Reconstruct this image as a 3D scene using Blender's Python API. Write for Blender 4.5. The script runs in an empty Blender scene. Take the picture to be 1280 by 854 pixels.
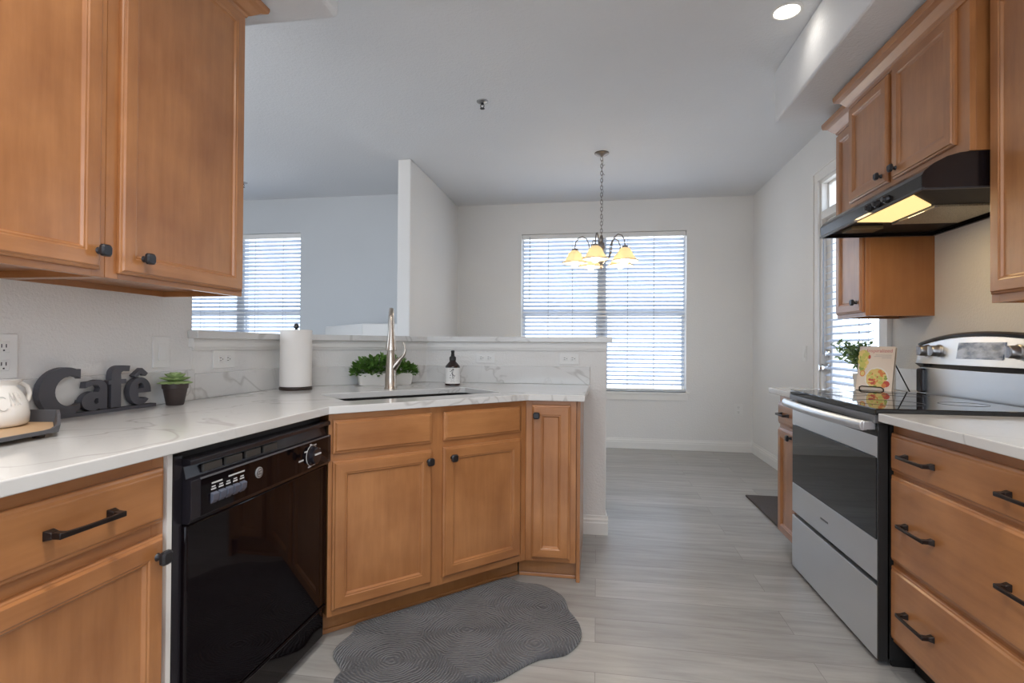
import bpy, bmesh, math, random
from mathutils import Vector, Matrix
random.seed(7)
S = bpy.context.scene
COL = S.collection
R_ = math.radians

# ------------------------------------------------------------------ camera
F_PX = 661.8
yaw, pitch, roll, CAM_H = R_(9.085), R_(.4456), R_(.3736), 1.15
cam_d = bpy.data.cameras.new('camera')
cam = bpy.data.objects.new('camera', cam_d)
COL.objects.link(cam)
cam_d.sensor_width = 36.0
cam_d.lens = F_PX / 1280 * 36.0
cam_d.clip_start = .05
r1 = Matrix(((math.cos(yaw), math.sin(yaw), 0), (-math.sin(yaw), math.cos(yaw), 0), (0, 0, 1)))
r2 = Matrix(((1, 0, 0), (0, math.cos(pitch), math.sin(pitch)), (0, -math.sin(pitch), math.cos(pitch))))
r3 = Matrix(((math.cos(roll), 0, math.sin(roll)), (0, 1, 0), (-math.sin(roll), 0, math.cos(roll))))
RR = r3 @ r2 @ r1
right, fwd, up = RR[0], RR[1], RR[2]
m3 = Matrix((right, up, -fwd)).transposed()
cam.matrix_world = Matrix.Translation((0, 0, CAM_H)) @ m3.to_4x4()
S.camera = cam

# ------------------------------------------------------------------ view, world, lights
S.view_settings.view_transform = 'Standard'
S.view_settings.look = 'None'
S.view_settings.gamma = 1.0
S.view_settings.use_curve_mapping = False
S.view_settings.exposure = 0.42
S.cycles.use_denoising = True
S.cycles.caustics_reflective = False
S.cycles.caustics_refractive = False
S.cycles.sample_clamp_indirect = 8.0

WORLD_STRENGTH = 3.2
w = bpy.data.worlds.new('world')
S.world = w
w.use_nodes = True
nt = w.node_tree
nt.nodes.clear()
wo = nt.nodes.new('ShaderNodeOutputWorld')
bg = nt.nodes.new('ShaderNodeBackground')
tc = nt.nodes.new('ShaderNodeTexCoord')
sx = nt.nodes.new('ShaderNodeSeparateXYZ')
cr = nt.nodes.new('ShaderNodeValToRGB')
nt.links.new(tc.outputs['Generated'], sx.inputs[0])
mr = nt.nodes.new('ShaderNodeMapRange')
mr.inputs['From Min'].default_value = -1
nt.links.new(sx.outputs['Z'], mr.inputs['Value'])
nt.links.new(mr.outputs[0], cr.inputs[0])
cr.color_ramp.elements[0].position = .46
cr.color_ramp.elements[0].color = (.74, .75, .77, 1)
cr.color_ramp.elements[1].position = .53
cr.color_ramp.elements[1].color = (.74, .86, 1.0, 1)
nt.links.new(cr.outputs[0], bg.inputs['Color'])
bg.inputs['Strength'].default_value = WORLD_STRENGTH
nt.links.new(bg.outputs[0], wo.inputs[0])

CAN_POWER, CHAND_POWER, HOOD_POWER = 10.0, 1.6, 1.6

# ------------------------------------------------------------------ material helpers
MATS = {}

def new_mat(name):
    m = bpy.data.materials.new(name)
    m.use_nodes = True
    b = m.node_tree.nodes['Principled BSDF']
    MATS[name] = m
    return m, m.node_tree, b

def plain(name, col, rough=.5, metal=0., spec=None, coat=0.):
    m, t, b = new_mat(name)
    b.inputs['Base Color'].default_value = (*col, 1)
    b.inputs['Roughness'].default_value = rough
    b.inputs['Metallic'].default_value = metal
    if spec is not None:
        b.inputs['Specular IOR Level'].default_value = spec
    b.inputs['Coat Weight'].default_value = coat
    return m

def N(t, kind, **kw):
    n = t.nodes.new(kind)
    for k, v in kw.items():
        n.inputs[k].default_value = v
    return n

def bump(t, b, height, strength=.2, dist=.01):
    n = N(t, 'ShaderNodeBump', Strength=strength, Distance=dist)
    t.links.new(height, n.inputs['Height'])
    t.links.new(n.outputs[0], b.inputs['Normal'])

def ramp(t, fac, stops):
    r = t.nodes.new('ShaderNodeValToRGB')
    e = r.color_ramp.elements
    e[0].position, e[0].color = stops[0][0], (*stops[0][1], 1)
    e[1].position, e[1].color = stops[-1][0], (*stops[-1][1], 1)
    for p, c in stops[1:-1]:
        x = e.new(p)
        x.color = (*c, 1)
    t.links.new(fac, r.inputs[0])
    return r.outputs[0]

def objvec(t, scale, jitter=True):
    tcn = t.nodes.new('ShaderNodeTexCoord')
    src = tcn.outputs['Object']
    if jitter:
        oi = t.nodes.new('ShaderNodeObjectInfo')
        mu = t.nodes.new('ShaderNodeMath'); mu.operation = 'MULTIPLY'; mu.inputs[1].default_value = 37.0
        t.links.new(oi.outputs['Random'], mu.inputs[0])
        ad = t.nodes.new('ShaderNodeVectorMath'); ad.operation = 'ADD'
        t.links.new(src, ad.inputs[0]); t.links.new(mu.outputs[0], ad.inputs[1])
        src = ad.outputs[0]
    mp = N(t, 'ShaderNodeMapping')
    mp.inputs['Scale'].default_value = scale
    t.links.new(src, mp.inputs[0])
    return mp.outputs[0]

def mixc(t, fac, a, b_, blend='MIX'):
    n = t.nodes.new('ShaderNodeMix'); n.data_type = 'RGBA'; n.blend_type = blend
    for sock, v in ((0, fac), (6, a), (7, b_)):
        if hasattr(v, 'links') or hasattr(v, 'is_linked'):
            t.links.new(v, n.inputs[sock])
        else:
            n.inputs[sock].default_value = v if sock == 0 else (*v, 1)
    return n.outputs[2]

def wood(name, scale, dark=(.295, .110, .034), light=(.535, .238, .086)):
    m, t, b = new_mat(name)
    v = objvec(t, scale)
    n1 = N(t, 'ShaderNodeTexNoise', Scale=6.0, Detail=5.0, Roughness=.6)
    t.links.new(v, n1.inputs['Vector'])
    v2 = objvec(t, (1, 1, 1))
    n2 = N(t, 'ShaderNodeTexNoise', Scale=4.0, Detail=4.0)
    t.links.new(v2, n2.inputs['Vector'])
    mx = t.nodes.new('ShaderNodeMath'); mx.operation = 'MULTIPLY_ADD'
    mx.inputs[1].default_value = .36
    t.links.new(n1.outputs[0], mx.inputs[0])
    m2 = t.nodes.new('ShaderNodeMath'); m2.operation = 'MULTIPLY'; m2.inputs[1].default_value = .64
    t.links.new(n2.outputs[0], m2.inputs[0]); t.links.new(m2.outputs[0], mx.inputs[2])
    c = ramp(t, mx.outputs[0], [(.30, dark), (.52, tuple((a + q) / 2 for a, q in zip(dark, light))), (.72, light)])
    t.links.new(c, b.inputs['Base Color'])
    b.inputs['Roughness'].default_value = .38
    b.inputs['Coat Weight'].default_value = .6
    b.inputs['Coat Roughness'].default_value = .22
    bump(t, b, n1.outputs[0], .04, .002)
    return m

WV = wood('maple_vertical', (6, 6, .6))
WX = wood('maple_horizontal', (.6, 6, 6))
W_END = wood('maple_side', (7, 7, .7), (.30, .115, .034), (.43, .185, .060))

def wallmat(name, col, scale=170., strength=.35, rough=.75):
    m, t, b = new_mat(name)
    v = objvec(t, (1, 1, 1), False)
    n = N(t, 'ShaderNodeTexNoise', Scale=scale, Detail=3.0, Roughness=.6)
    t.links.new(v, n.inputs['Vector'])
    n2 = N(t, 'ShaderNodeTexNoise', Scale=1.3, Detail=2.0)
    t.links.new(v, n2.inputs['Vector'])
    c = ramp(t, n2.outputs[0], [(.3, tuple(x * .97 for x in col)), (.7, col)])
    t.links.new(c, b.inputs['Base Color'])
    b.inputs['Roughness'].default_value = rough
    bump(t, b, n.outputs[0], strength, .004)
    return m

WALL = wallmat('wall_paint', (.80, .785, .765), 95., .6)
WALL_C = wallmat('ceiling_paint', (.79, .795, .81), 60., .8)
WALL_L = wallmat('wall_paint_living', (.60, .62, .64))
TRIM = plain('white_trim', (.82, .80, .77), .4)
WHITE = plain('white_plastic', (.80, .79, .77), .35)
CREAM_P = plain('filler_paint', (.78, .76, .73), .5)

def floor_mat():
    m, t, b = new_mat('vinyl_plank')
    v = objvec(t, (1, 1, 1), False)
    br = N(t, 'ShaderNodeTexBrick', Scale=1.0)
    br.inputs['Color1'].default_value = (.0, .0, .0, 1)
    br.inputs['Color2'].default_value = (1, 1, 1, 1)
    br.inputs['Mortar'].default_value = (.35, .35, .35, 1)
    br.inputs['Mortar Size'].default_value = .0012
    br.inputs['Brick Width'].default_value = 1.25
    br.inputs['Row Height'].default_value = .19
    br.offset = .37
    t.links.new(v, br.inputs['Vector'])
    mp = N(t, 'ShaderNodeMapping'); mp.inputs['Scale'].default_value = (1.6, 15, 1)
    t.links.new(v, mp.inputs[0])
    ad = t.nodes.new('ShaderNodeVectorMath'); ad.operation = 'MULTIPLY_ADD'
    ad.inputs[1].default_value = (7, 7, 7)
    t.links.new(br.outputs['Color'], ad.inputs[0]); t.links.new(mp.outputs[0], ad.inputs[2])
    n = N(t, 'ShaderNodeTexNoise', Scale=1.6, Detail=6.0, Roughness=.62, Distortion=.4)
    t.links.new(ad.outputs[0], n.inputs['Vector'])
    base = ramp(t, n.outputs[0], [(.25, (.29, .28, .265)), (.5, (.385, .375, .36)), (.75, (.46, .45, .435))])
    tone = ramp(t, br.outputs['Color'], [(0, (.86, .86, .86)), (1, (1.08, 1.08, 1.08))])
    c = mixc(t, 1.0, base, tone, 'MULTIPLY')
    c2 = mixc(t, br.outputs['Fac'], c, (.22, .21, .20))
    t.links.new(c2, b.inputs['Base Color'])
    b.inputs['Roughness'].default_value = .42
    b.inputs['Coat Weight'].default_value = .35
    b.inputs['Coat Roughness'].default_value = .22
    bump(t, b, n.outputs[0], .08, .003)
    return m
FLOOR = floor_mat()

def quartz():
    m, t, b = new_mat('veined_quartz')
    v = objvec(t, (1, 1, 1), False)
    def vein(scale, width, dist, off):
        mp = N(t, 'ShaderNodeMapping'); mp.inputs['Location'].default_value = off
        t.links.new(v, mp.inputs[0])
        n = N(t, 'ShaderNodeTexNoise', Scale=scale, Detail=4.0, Roughness=.55, Distortion=dist)
        t.links.new(mp.outputs[0], n.inputs['Vector'])
        s = t.nodes.new('ShaderNodeMath'); s.operation = 'SUBTRACT'; s.inputs[1].default_value = .5
        t.links.new(n.outputs[0], s.inputs[0])
        a = t.nodes.new('ShaderNodeMath'); a.operation = 'ABSOLUTE'
        t.links.new(s.outputs[0], a.inputs[0])
        r = N(t, 'ShaderNodeMapRange'); r.inputs['From Max'].default_value = width
        r.inputs['To Min'].default_value = 1; r.inputs['To Max'].default_value = 0
        t.links.new(a.outputs[0], r.inputs['Value'])
        return r.outputs[0]
    a = vein(1.15, .010, 1.0, (3.3, 1.7, .4))
    bb = vein(4.0, .018, .8, (9.1, 4.2, 2.0))
    msk = N(t, 'ShaderNodeTexNoise', Scale=2.2, Detail=2.0)
    t.links.new(v, msk.inputs['Vector'])
    mk = N(t, 'ShaderNodeMapRange'); mk.inputs['From Min'].default_value = .45; mk.inputs['From Max'].default_value = .62
    t.links.new(msk.outputs[0], mk.inputs['Value'])
    m1 = t.nodes.new('ShaderNodeMath'); m1.operation = 'MULTIPLY'
    t.links.new(bb, m1.inputs[0]); t.links.new(mk.outputs[0], m1.inputs[1])
    m2 = t.nodes.new('ShaderNodeMath'); m2.operation = 'MULTIPLY_ADD'; m2.inputs[1].default_value = .18
    t.links.new(m1.outputs[0], m2.inputs[0])
    m3_ = t.nodes.new('ShaderNodeMath'); m3_.operation = 'MULTIPLY'; m3_.inputs[1].default_value = .5
    t.links.new(a, m3_.inputs[0]); t.links.new(m3_.outputs[0], m2.inputs[2])
    c = mixc(t, m2.outputs[0], (.70, .69, .675), (.38, .36, .34))
    t.links.new(c, b.inputs['Base Color'])
    b.inputs['Roughness'].default_value = .12
    b.inputs['Specular IOR Level'].default_value = .5
    return m
QUARTZ = quartz()

def brushed(name, col, rough, scale=(2, 60, 60)):
    m, t, b = new_mat(name)
    v = objvec(t, scale, False)
    n = N(t, 'ShaderNodeTexNoise', Scale=9.0, Detail=3.0)
    t.links.new(v, n.inputs['Vector'])
    r = N(t, 'ShaderNodeMapRange'); r.inputs['To Min'].default_value = rough * .8; r.inputs['To Max'].default_value = rough * 1.25
    t.links.new(n.outputs[0], r.inputs['Value'])
    t.links.new(r.outputs[0], b.inputs['Roughness'])
    b.inputs['Base Color'].default_value = (*col, 1)
    b.inputs['Metallic'].default_value = 1.0
    return m
STEEL = brushed('stainless_steel', (.74, .755, .78), .36)
NICKEL = brushed('brushed_nickel', (.52, .46, .40), .28, (60, 60, 2))
CHROME = plain('chrome', (.75, .75, .76), .12, 1.0)
KNOB_S = plain('satin_knob', (.42, .42, .44), .32, .9)
CHAND_M = plain('antique_nickel', (.26, .23, .21), .35, .9)
BLACK_G = plain('black_gloss', (.005, .003, .004), .04, 0, .2)
BLACK_CON = plain('black_console', (.014, .012, .016), .22)
BLACK_M = plain('black_matte', (.012, .011, .011), .55)
BLACK_GLASS = plain('black_glass', (.006, .006, .007), .03, 0, .6)
HOOD_M = plain('hood_enamel', (.008, .006, .007), .2, 0, .6)
BRONZE = plain('oil_rubbed_bronze', (.035, .026, .024), .36, .75)
KNOB_M = plain('dark_pewter', (.05, .05, .055), .30, .7)
SINK_M = plain('black_composite', (.008, .008, .009), .4)
KICK = plain('black_kick', (.006, .006, .006), .6)
SIGN_M = plain('charcoal_paint', (.075, .073, .085), .55)
CERAMIC = plain('cream_ceramic', (.83, .80, .76), .22)
PAPER = plain('paper_towel', (.86, .83, .80), .9)
DKWOOD = plain('dark_brown', (.03, .018, .013), .4)
POT_D = plain('dark_pot', (.045, .03, .026), .5)
SOIL = plain('soil', (.02, .014, .01), .9)
AMBER = plain('amber_glass', (.018, .006, .005), .08, 0, .6)
LABEL = plain('paper_label', (.80, .79, .77), .6)
INK = plain('ink', (.04, .04, .045), .6)
MARK_W = plain('white_print', (.62, .62, .62), .5)
TRAY_W = plain('light_wood', (.56, .37, .21), .5)
TRAY_D = plain('tray_charcoal', (.09, .09, .10), .45)
FILTER = None

def noisy(name, c1, c2, scale, rough=.6, metal=0., stretch=(1, 1, 1), bmp=0.):
    m, t, b = new_mat(name)
    v = objvec(t, stretch)
    n = N(t, 'ShaderNodeTexNoise', Scale=scale, Detail=4.0)
    t.links.new(v, n.inputs['Vector'])
    t.links.new(ramp(t, n.outputs[0], [(.35, c1), (.65, c2)]), b.inputs['Base Color'])
    b.inputs['Roughness'].default_value = rough
    b.inputs['Metallic'].default_value = metal
    if bmp:
        bump(t, b, n.outputs[0], bmp, .004)
    return m
LEAF = noisy('leaf_green', (.035, .10, .02), (.19, .36, .07), 26., .45)
LEAF_S = noisy('succulent_green', (.20, .31, .10), (.42, .54, .24), 30., .45)
LEAF_P = noisy('pale_leaf', (.16, .26, .10), (.42, .54, .29), 24., .5)
FILTER = noisy('mesh_filter', (.42, .39, .30), (.66, .62, .50), 260., .5, .6, (1, 1, 1), .4)
SCREEN = noisy('film_covered_display', (.10, .14, .23), (.50, .57, .72), 17., .25, 0, (1, 1, 2.2), .3)
MAT_RUG = noisy('door_mat_fibre', (.055, .045, .042), (.125, .105, .10), 300., .95, 0, (1, 1, 1), .8)

def leaf_glow(m, col, k):
    t = m.node_tree; b = t.nodes['Principled BSDF']; out = t.nodes['Material Output']
    tr = N(t, 'ShaderNodeBsdfTranslucent'); tr.inputs['Color'].default_value = (*col, 1)
    mx = t.nodes.new('ShaderNodeMixShader'); mx.inputs[0].default_value = k
    t.links.new(b.outputs[0], mx.inputs[1]); t.links.new(tr.outputs[0], mx.inputs[2]); t.links.new(mx.outputs[0], out.inputs[0])
leaf_glow(LEAF, (.22, .45, .08), .22)
leaf_glow(LEAF_P, (.42, .60, .25), .35)

def rug_mat():
    m, t, b = new_mat('tufted_grey_rug')
    v = objvec(t, (1, 1, 1), False)
    outs = []
    for c in ((-.22, -.24, 0), (.27, .24, 0), (0., 0., 0), (.28, -.05, 0), (-.3, .1, 0)):
        mp = N(t, 'ShaderNodeVectorMath'); mp.operation = 'DISTANCE'; mp.inputs[1].default_value = c
        t.links.new(v, mp.inputs[0])
        outs.append(mp.outputs['Value'])
    cur = outs[0]
    for o in outs[1:]:
        mn = t.nodes.new('ShaderNodeMath'); mn.operation = 'MINIMUM'
        t.links.new(cur, mn.inputs[0]); t.links.new(o, mn.inputs[1]); cur = mn.outputs[0]
    nz = N(t, 'ShaderNodeTexNoise', Scale=9.0, Detail=3.0)
    t.links.new(v, nz.inputs['Vector'])
    ma = t.nodes.new('ShaderNodeMath'); ma.operation = 'MULTIPLY_ADD'; ma.inputs[1].default_value = .06
    t.links.new(nz.outputs[0], ma.inputs[0]); t.links.new(cur, ma.inputs[2])
    ms = t.nodes.new('ShaderNodeMath'); ms.operation = 'MULTIPLY'; ms.inputs[1].default_value = 560.
    t.links.new(ma.outputs[0], ms.inputs[0])
    sn = t.nodes.new('ShaderNodeMath'); sn.operation = 'SINE'
    t.links.new(ms.outputs[0], sn.inputs[0])
    n2 = N(t, 'ShaderNodeTexNoise', Scale=180.0, Detail=2.0)
    t.links.new(v, n2.inputs['Vector'])
    h = t.nodes.new('ShaderNodeMath'); h.operation = 'MULTIPLY_ADD'; h.inputs[1].default_value = .9
    t.links.new(n2.outputs[0], h.inputs[0]); t.links.new(sn.outputs[0], h.inputs[2])
    n3 = N(t, 'ShaderNodeTexNoise', Scale=5.0, Detail=3.0)
    t.links.new(v, n3.inputs['Vector'])
    t.links.new(ramp(t, n3.outputs[0], [(.35, (.060, .060, .067)), (.65, (.100, .100, .110))]), b.inputs['Base Color'])
    b.inputs['Roughness'].default_value = .95
    b.inputs['Sheen Weight'].default_value = .3
    bump(t, b, h.outputs[0], .6, .005)
    return m
RUG = rug_mat()

def emit(name, col, strength):
    m, t, b = new_mat(name)
    b.inputs['Base Color'].default_value = (*col, 1)
    b.inputs['Emission Color'].default_value = (*col, 1)
    b.inputs['Emission Strength'].default_value = strength
    return m
BULB = emit('lit_bulb', (1, .86, .62), 6.0)
CAN_E = emit('lit_can', (1, .93, .80), 6.0)
HOOD_E = emit('lit_hood_lens', (1, .70, .30), .85)

def shade_mat():
    m, t, b = new_mat('amber_shade_glass')
    b.inputs['Base Color'].default_value = (.95, .88, .72, 1)
    b.inputs['Roughness'].default_value = .35
    out = t.nodes['Material Output']
    tr = N(t, 'ShaderNodeBsdfTranslucent'); tr.inputs['Color'].default_value = (1.0, .90, .68, 1)
    mx = t.nodes.new('ShaderNodeMixShader'); mx.inputs[0].default_value = .4
    t.links.new(b.outputs[0], mx.inputs[1]); t.links.new(tr.outputs[0], mx.inputs[2])
    t.links.new(mx.outputs[0], out.inputs[0])
    return m
SHADE = shade_mat()

def slat_mat():
    m, t, b = new_mat('blind_slat_white')
    b.inputs['Base Color'].default_value = (.66, .69, .74, 1)
    b.inputs['Roughness'].default_value = .45
    out = t.nodes['Material Output']
    tr = N(t, 'ShaderNodeBsdfTranslucent'); tr.inputs['Color'].default_value = (.72, .79, .90, 1)
    mx = t.nodes.new('ShaderNodeMixShader'); mx.inputs[0].default_value = .36
    t.links.new(b.outputs[0], mx.inputs[1]); t.links.new(tr.outputs[0], mx.inputs[2])
    t.links.new(mx.outputs[0], out.inputs[0])
    return m
SLAT = slat_mat()

def pane_mat():
    m, t, b = new_mat('window_glass')
    out = t.nodes['Material Output']
    tp = N(t, 'ShaderNodeBsdfTransparent'); tp.inputs['Color'].default_value = (.96, .98, 1, 1)
    gl = N(t, 'ShaderNodeBsdfGlossy'); gl.inputs['Roughness'].default_value = .02
    mx = t.nodes.new('ShaderNodeMixShader')
    mx.inputs[0].default_value = .05; t.links.new(tp.outputs[0], mx.inputs[1]); t.links.new(gl.outputs[0], mx.inputs[2])
    t.links.new(mx.outputs[0], out.inputs[0])
    return m
PANE = pane_mat()

# ------------------------------------------------------------------ mesh helpers
class MB:
    def __init__(self):
        self.bm = bmesh.new()
    def face(self, pts, mat=0):
        vs = [self.bm.verts.new(p) for p in pts]
        f = self.bm.faces.new(vs); f.material_index = mat
        return f
    def box(self, x0, x1, y0, y1, z0, z1, mat=0):
        v = [self.bm.verts.new((x, y, z)) for z in (z0, z1) for y in (y0, y1) for x in (x0, x1)]
        for q in ((0, 2, 3, 1), (4, 5, 7, 6), (0, 1, 5, 4), (2, 6, 7, 3), (0, 4, 6, 2), (1, 3, 7, 5)):
            f = self.bm.faces.new([v[i] for i in q]); f.material_index = mat
        return v
    def frustum(self, c0, a0, b0, c1, a1, b1, ax=(1, 0, 0), ay=(0, 0, 1), mat=0):
        ax, ay = Vector(ax), Vector(ay)
        rings = []
        for c, a, b in ((c0, a0, b0), (c1, a1, b1)):
            c = Vector(c)
            rings.append([self.bm.verts.new(c + ax * s * a + ay * u * b) for s, u in ((-1, -1), (1, -1), (1, 1), (-1, 1))])
        self.rings(rings, True, True, mat)
    def rings(self, rings, cap0=True, cap1=True, mat=0, closed=False):
        n = len(rings[0])
        pairs = list(zip(rings, rings[1:])) + ([(rings[-1], rings[0])] if closed else [])
        for a, b in pairs:
            for i in range(n):
                j = (i + 1) % n
                try:
                    f = self.bm.faces.new((a[i], a[j], b[j], b[i])); f.material_index = mat
                except ValueError:
                    pass
        if not closed:
            if cap0:
                f = self.bm.faces.new(rings[0][::-1]); f.material_index = mat
            if cap1:
                f = self.bm.faces.new(rings[-1]); f.material_index = mat
    def lathe(self, prof, c=(0, 0, 0), seg=24, mat=0, axis='z', cap0=True, cap1=True):
        rings = []
        for r, h in prof:
            ring = []
            for i in range(seg):
                a = 2 * math.pi * i / seg
                u, v = max(r, 1e-4) * math.cos(a), max(r, 1e-4) * math.sin(a)
                p = {'z': (u, v, h), 'y': (u, h, v), 'x': (h, u, v)}[axis]
                ring.append(self.bm.verts.new((c[0] + p[0], c[1] + p[1], c[2] + p[2])))
            rings.append(ring)
        self.rings(rings, cap0, cap1, mat)
    def tube(self, pts, r, seg=8, mat=0, closed=False):
        pts = [Vector(p) for p in pts]
        rr = r if isinstance(r, (list, tuple)) else [r] * len(pts)
        n = len(pts)
        rings = []
        prev = None
        for i, p in enumerate(pts):
            if closed:
                d = pts[(i + 1) % n] - pts[i - 1]
            else:
                d = pts[min(i + 1, n - 1)] - pts[max(i - 1, 0)]
            d.normalize()
            if prev is None:
                ref = Vector((0, 0, 1)) if abs(d.z) < .9 else Vector((1, 0, 0))
                u = d.cross(ref).normalized()
            else:
                u = (prev - d * prev.dot(d)).normalized()
            prev = u
            v = d.cross(u)
            rings.append([self.bm.verts.new(p + (u * math.cos(2 * math.pi * k / seg) + v * math.sin(2 * math.pi * k / seg)) * rr[i]) for k in range(seg)])
        self.rings(rings, True, True, mat, closed)
    def prism(self, poly, lo, hi, axis='z', mat=0):
        def P(a, b, h):
            return {'z': (a, b, h), 'x': (h, a, b), 'y': (a, h, b)}[axis]
        A = [self.bm.verts.new(P(a, b, lo)) for a, b in poly]
        B = [self.bm.verts.new(P(a, b, hi)) for a, b in poly]
        self.rings([A, B], True, True, mat)
    def nested(self, x0, x1, z0, z1, prof, mats=(0, 1, 0), back=0.):
        """rectangular loft in the local xz plane: prof = [(inset, y)], mats = (stiles, rails, centre)"""
        rings = []
        for d, y in prof:
            rings.append([self.bm.verts.new(p) for p in ((x0 + d, y, z0 + d), (x1 - d, y, z0 + d), (x1 - d, y, z1 - d), (x0 + d, y, z1 - d))])
        for a, b in zip(rings, rings[1:]):
            for i in range(4):
                j = (i + 1) % 4
                f = self.bm.faces.new((a[i], a[j], b[j], b[i]))
                f.material_index = mats[1] if i in (0, 2) else mats[0]
        f = self.bm.faces.new(rings[-1]); f.material_index = mats[2]
        f = self.bm.faces.new(rings[0][::-1]); f.material_index = mats[0]
    def slab(self, outer, holes, z0, z1, mat=0):
        es = []
        loops = []
        for lp in [outer] + holes:
            vs = [self.bm.verts.new((x, y, z1)) for x, y in lp]
            loops.append(vs)
            es += [self.bm.edges.new((vs[i], vs[(i + 1) % len(vs)])) for i in range(len(vs))]
        g = bmesh.ops.triangle_fill(self.bm, edges=es, use_beauty=True)
        top = [f for f in g['geom'] if isinstance(f, bmesh.types.BMFace)]
        low = {}
        for vs in loops:
            for v in vs:
                low[v] = self.bm.verts.new((v.co.x, v.co.y, z0))
        for f in top:
            q = self.bm.faces.new([low[v] for v in reversed(f.verts)]); q.material_index = mat
            f.material_index = mat
        for vs in loops:
            for i in range(len(vs)):
                a, b = vs[i], vs[(i + 1) % len(vs)]
                q = self.bm.faces.new((a, b, low[b], low[a])); q.material_index = mat
    def build(self, name, mats, parent=None, bevel=0., smooth=None, seg=2, fix=True):
        if fix:
            bmesh.ops.recalc_face_normals(self.bm, faces=self.bm.faces[:])
        me = bpy.data.meshes.new(name)
        self.bm.to_mesh(me); self.bm.free()
        for m in (mats if isinstance(mats, (list, tuple)) else [mats]):
            me.materials.append(m)
        o = bpy.data.objects.new(name, me)
        COL.objects.link(o)
        if parent is not None:
            o.parent = parent
        if smooth is not None:
            me.shade_smooth()
            me.set_sharp_from_angle(angle=R_(smooth))
        if bevel:
            b = o.modifiers.new('edge', 'BEVEL'); b.width = bevel; b.segments = seg; b.limit_method = 'ANGLE'; b.angle_limit = R_(40)
            b.harden_normals = False
        return o

def tag(o, label, cat, group=None):
    o['label'] = label; o['category'] = cat
    if group:
        o['group'] = group
    return o
def thing(name, label, cat, loc=(0, 0, 0), rz=0., group=None):
    o = bpy.data.objects.new(name, None)
    COL.objects.link(o)
    o.empty_display_size = .05
    o.location = loc; o.rotation_euler = (0, 0, R_(rz))
    return tag(o, label, cat, group)
def struct(o, label=None, cat=None):
    o['kind'] = 'structure'
    if label: o['label'] = label
    if cat: o['category'] = cat
    return o
def boxes(name, mats, parent, lst, bevel=0.):
    b = MB()
    for q in lst:
        b.box(*q)
    return b.build(name, mats, parent, bevel)

# ------------------------------------------------------------------ room
XR, XL, YB, ZC = 1.685, -1.685, 6.12, 2.81
YF, XLV, YLV, YOPEN = -1.8, -5.4, 5.55, -1.8
b = MB(); b.box(XLV, XR + .2, YF, YB + .3, -.08, 0)
struct(b.build('floor', FLOOR), 'grey wood-look plank floor', 'floor')
b = MB(); b.box(XLV - .1, XR + .2, YF, YB + .3, ZC, ZC + .12)
struct(b.build('ceiling', WALL_C), 'textured white ceiling', 'ceiling')

# right wall with the glazed door opening
DY0, DY1, DZ1 = 3.44, 4.37, 2.43
b = MB()
b.box(XR, XR + .16, YF, DY0, 0, ZC); b.box(XR, XR + .16, DY1, YB + .16, 0, ZC); b.box(XR, XR + .16, DY0, DY1, DZ1, ZC)
struct(b.build('wall_right', WALL), 'white textured wall behind the range', 'wall')
# back wall with the wide window opening
WX0, WX1, WZ0, WZ1 = -.875, .985, .64, 2.45
b = MB()
b.box(-1.64, WX0, YB, YB + .16, 0, ZC); b.box(WX1, XR, YB, YB + .16, 0, ZC)
b.box(WX0, WX1, YB, YB + .16, 0, WZ0); b.box(WX0, WX1, YB, YB + .16, WZ1, ZC)
struct(b.build('wall_back', WALL), 'white dining wall around the wide window', 'wall')
# unseen wall behind the viewer, its opening shaped to let in daylight fill
b = MB()
b.box(XL - .13, -1.3, YF - .14, YF, 0, ZC); b.box(1.4, XR + .16, YF - .14, YF, 0, ZC); b.box(-1.3, 1.4, YF - .14, YF, 2.55, ZC); b.box(-1.3, 1.4, YF - .14, YF, 0, .9)
struct(b.build('wall_rear', WALL))
# kitchen left wall stub
b = MB(); b.box(XL - .13, XL, YF, 1.99, 0, ZC)
struct(b.build('wall_left', WALL), 'white textured wall behind the lettered sign', 'wall')
# dividing wall between dining and living rooms
b = MB(); b.box(-1.765, -1.64, 4.50, YB + .16, 0, ZC)
struct(b.build('wall_divider', WALL, None, .012), 'white dividing wall end beside the dining area', 'wall')
# living room wall and its window
LX0, LX1, LZ0, LZ1 = -4.92, -3.326, .66, 2.42
b = MB()
b.box(XLV, LX0, YLV, YLV + .16, 0, ZC); b.box(LX1, -1.765, YLV, YLV + .16, 0, ZC)
b.box(LX0, LX1, YLV, YLV + .16, 0, LZ0); b.box(LX0, LX1, YLV, YLV + .16, LZ1, ZC)
struct(b.build('wall_living', WALL_L), 'grey-blue living room wall', 'wall')
b = MB(); b.box(XLV - .12, XLV, 1.2, YLV + .16, 0, ZC)
struct(b.build('wall_far_left', WALL_L))
# corner chimney breast in the living room
b = MB(); b.prism([(-2.19, 4.72), (-1.765, 4.72), (-1.765, YLV), (-3.02, YLV)], 0, 1.35)
struct(b.build('wall_chimney', WALL, None, .01), 'low white corner box wall behind the faucet', 'wall')

# soffits
b = MB(); b.box(1.05, XR, YF, 3.39, 2.50, ZC)
struct(b.build('wall_soffit_right', WALL_C, None, .012), 'boxed ceiling soffit above the right cabinets', 'soffit')
b = MB(); b.box(XL, -1.05, YF, 2.03, 2.488, ZC)
struct(b.build('wall_soffit_left', WALL_C, None, .025, seg=4), 'boxed ceiling soffit above the left cabinets', 'soffit')

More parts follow.
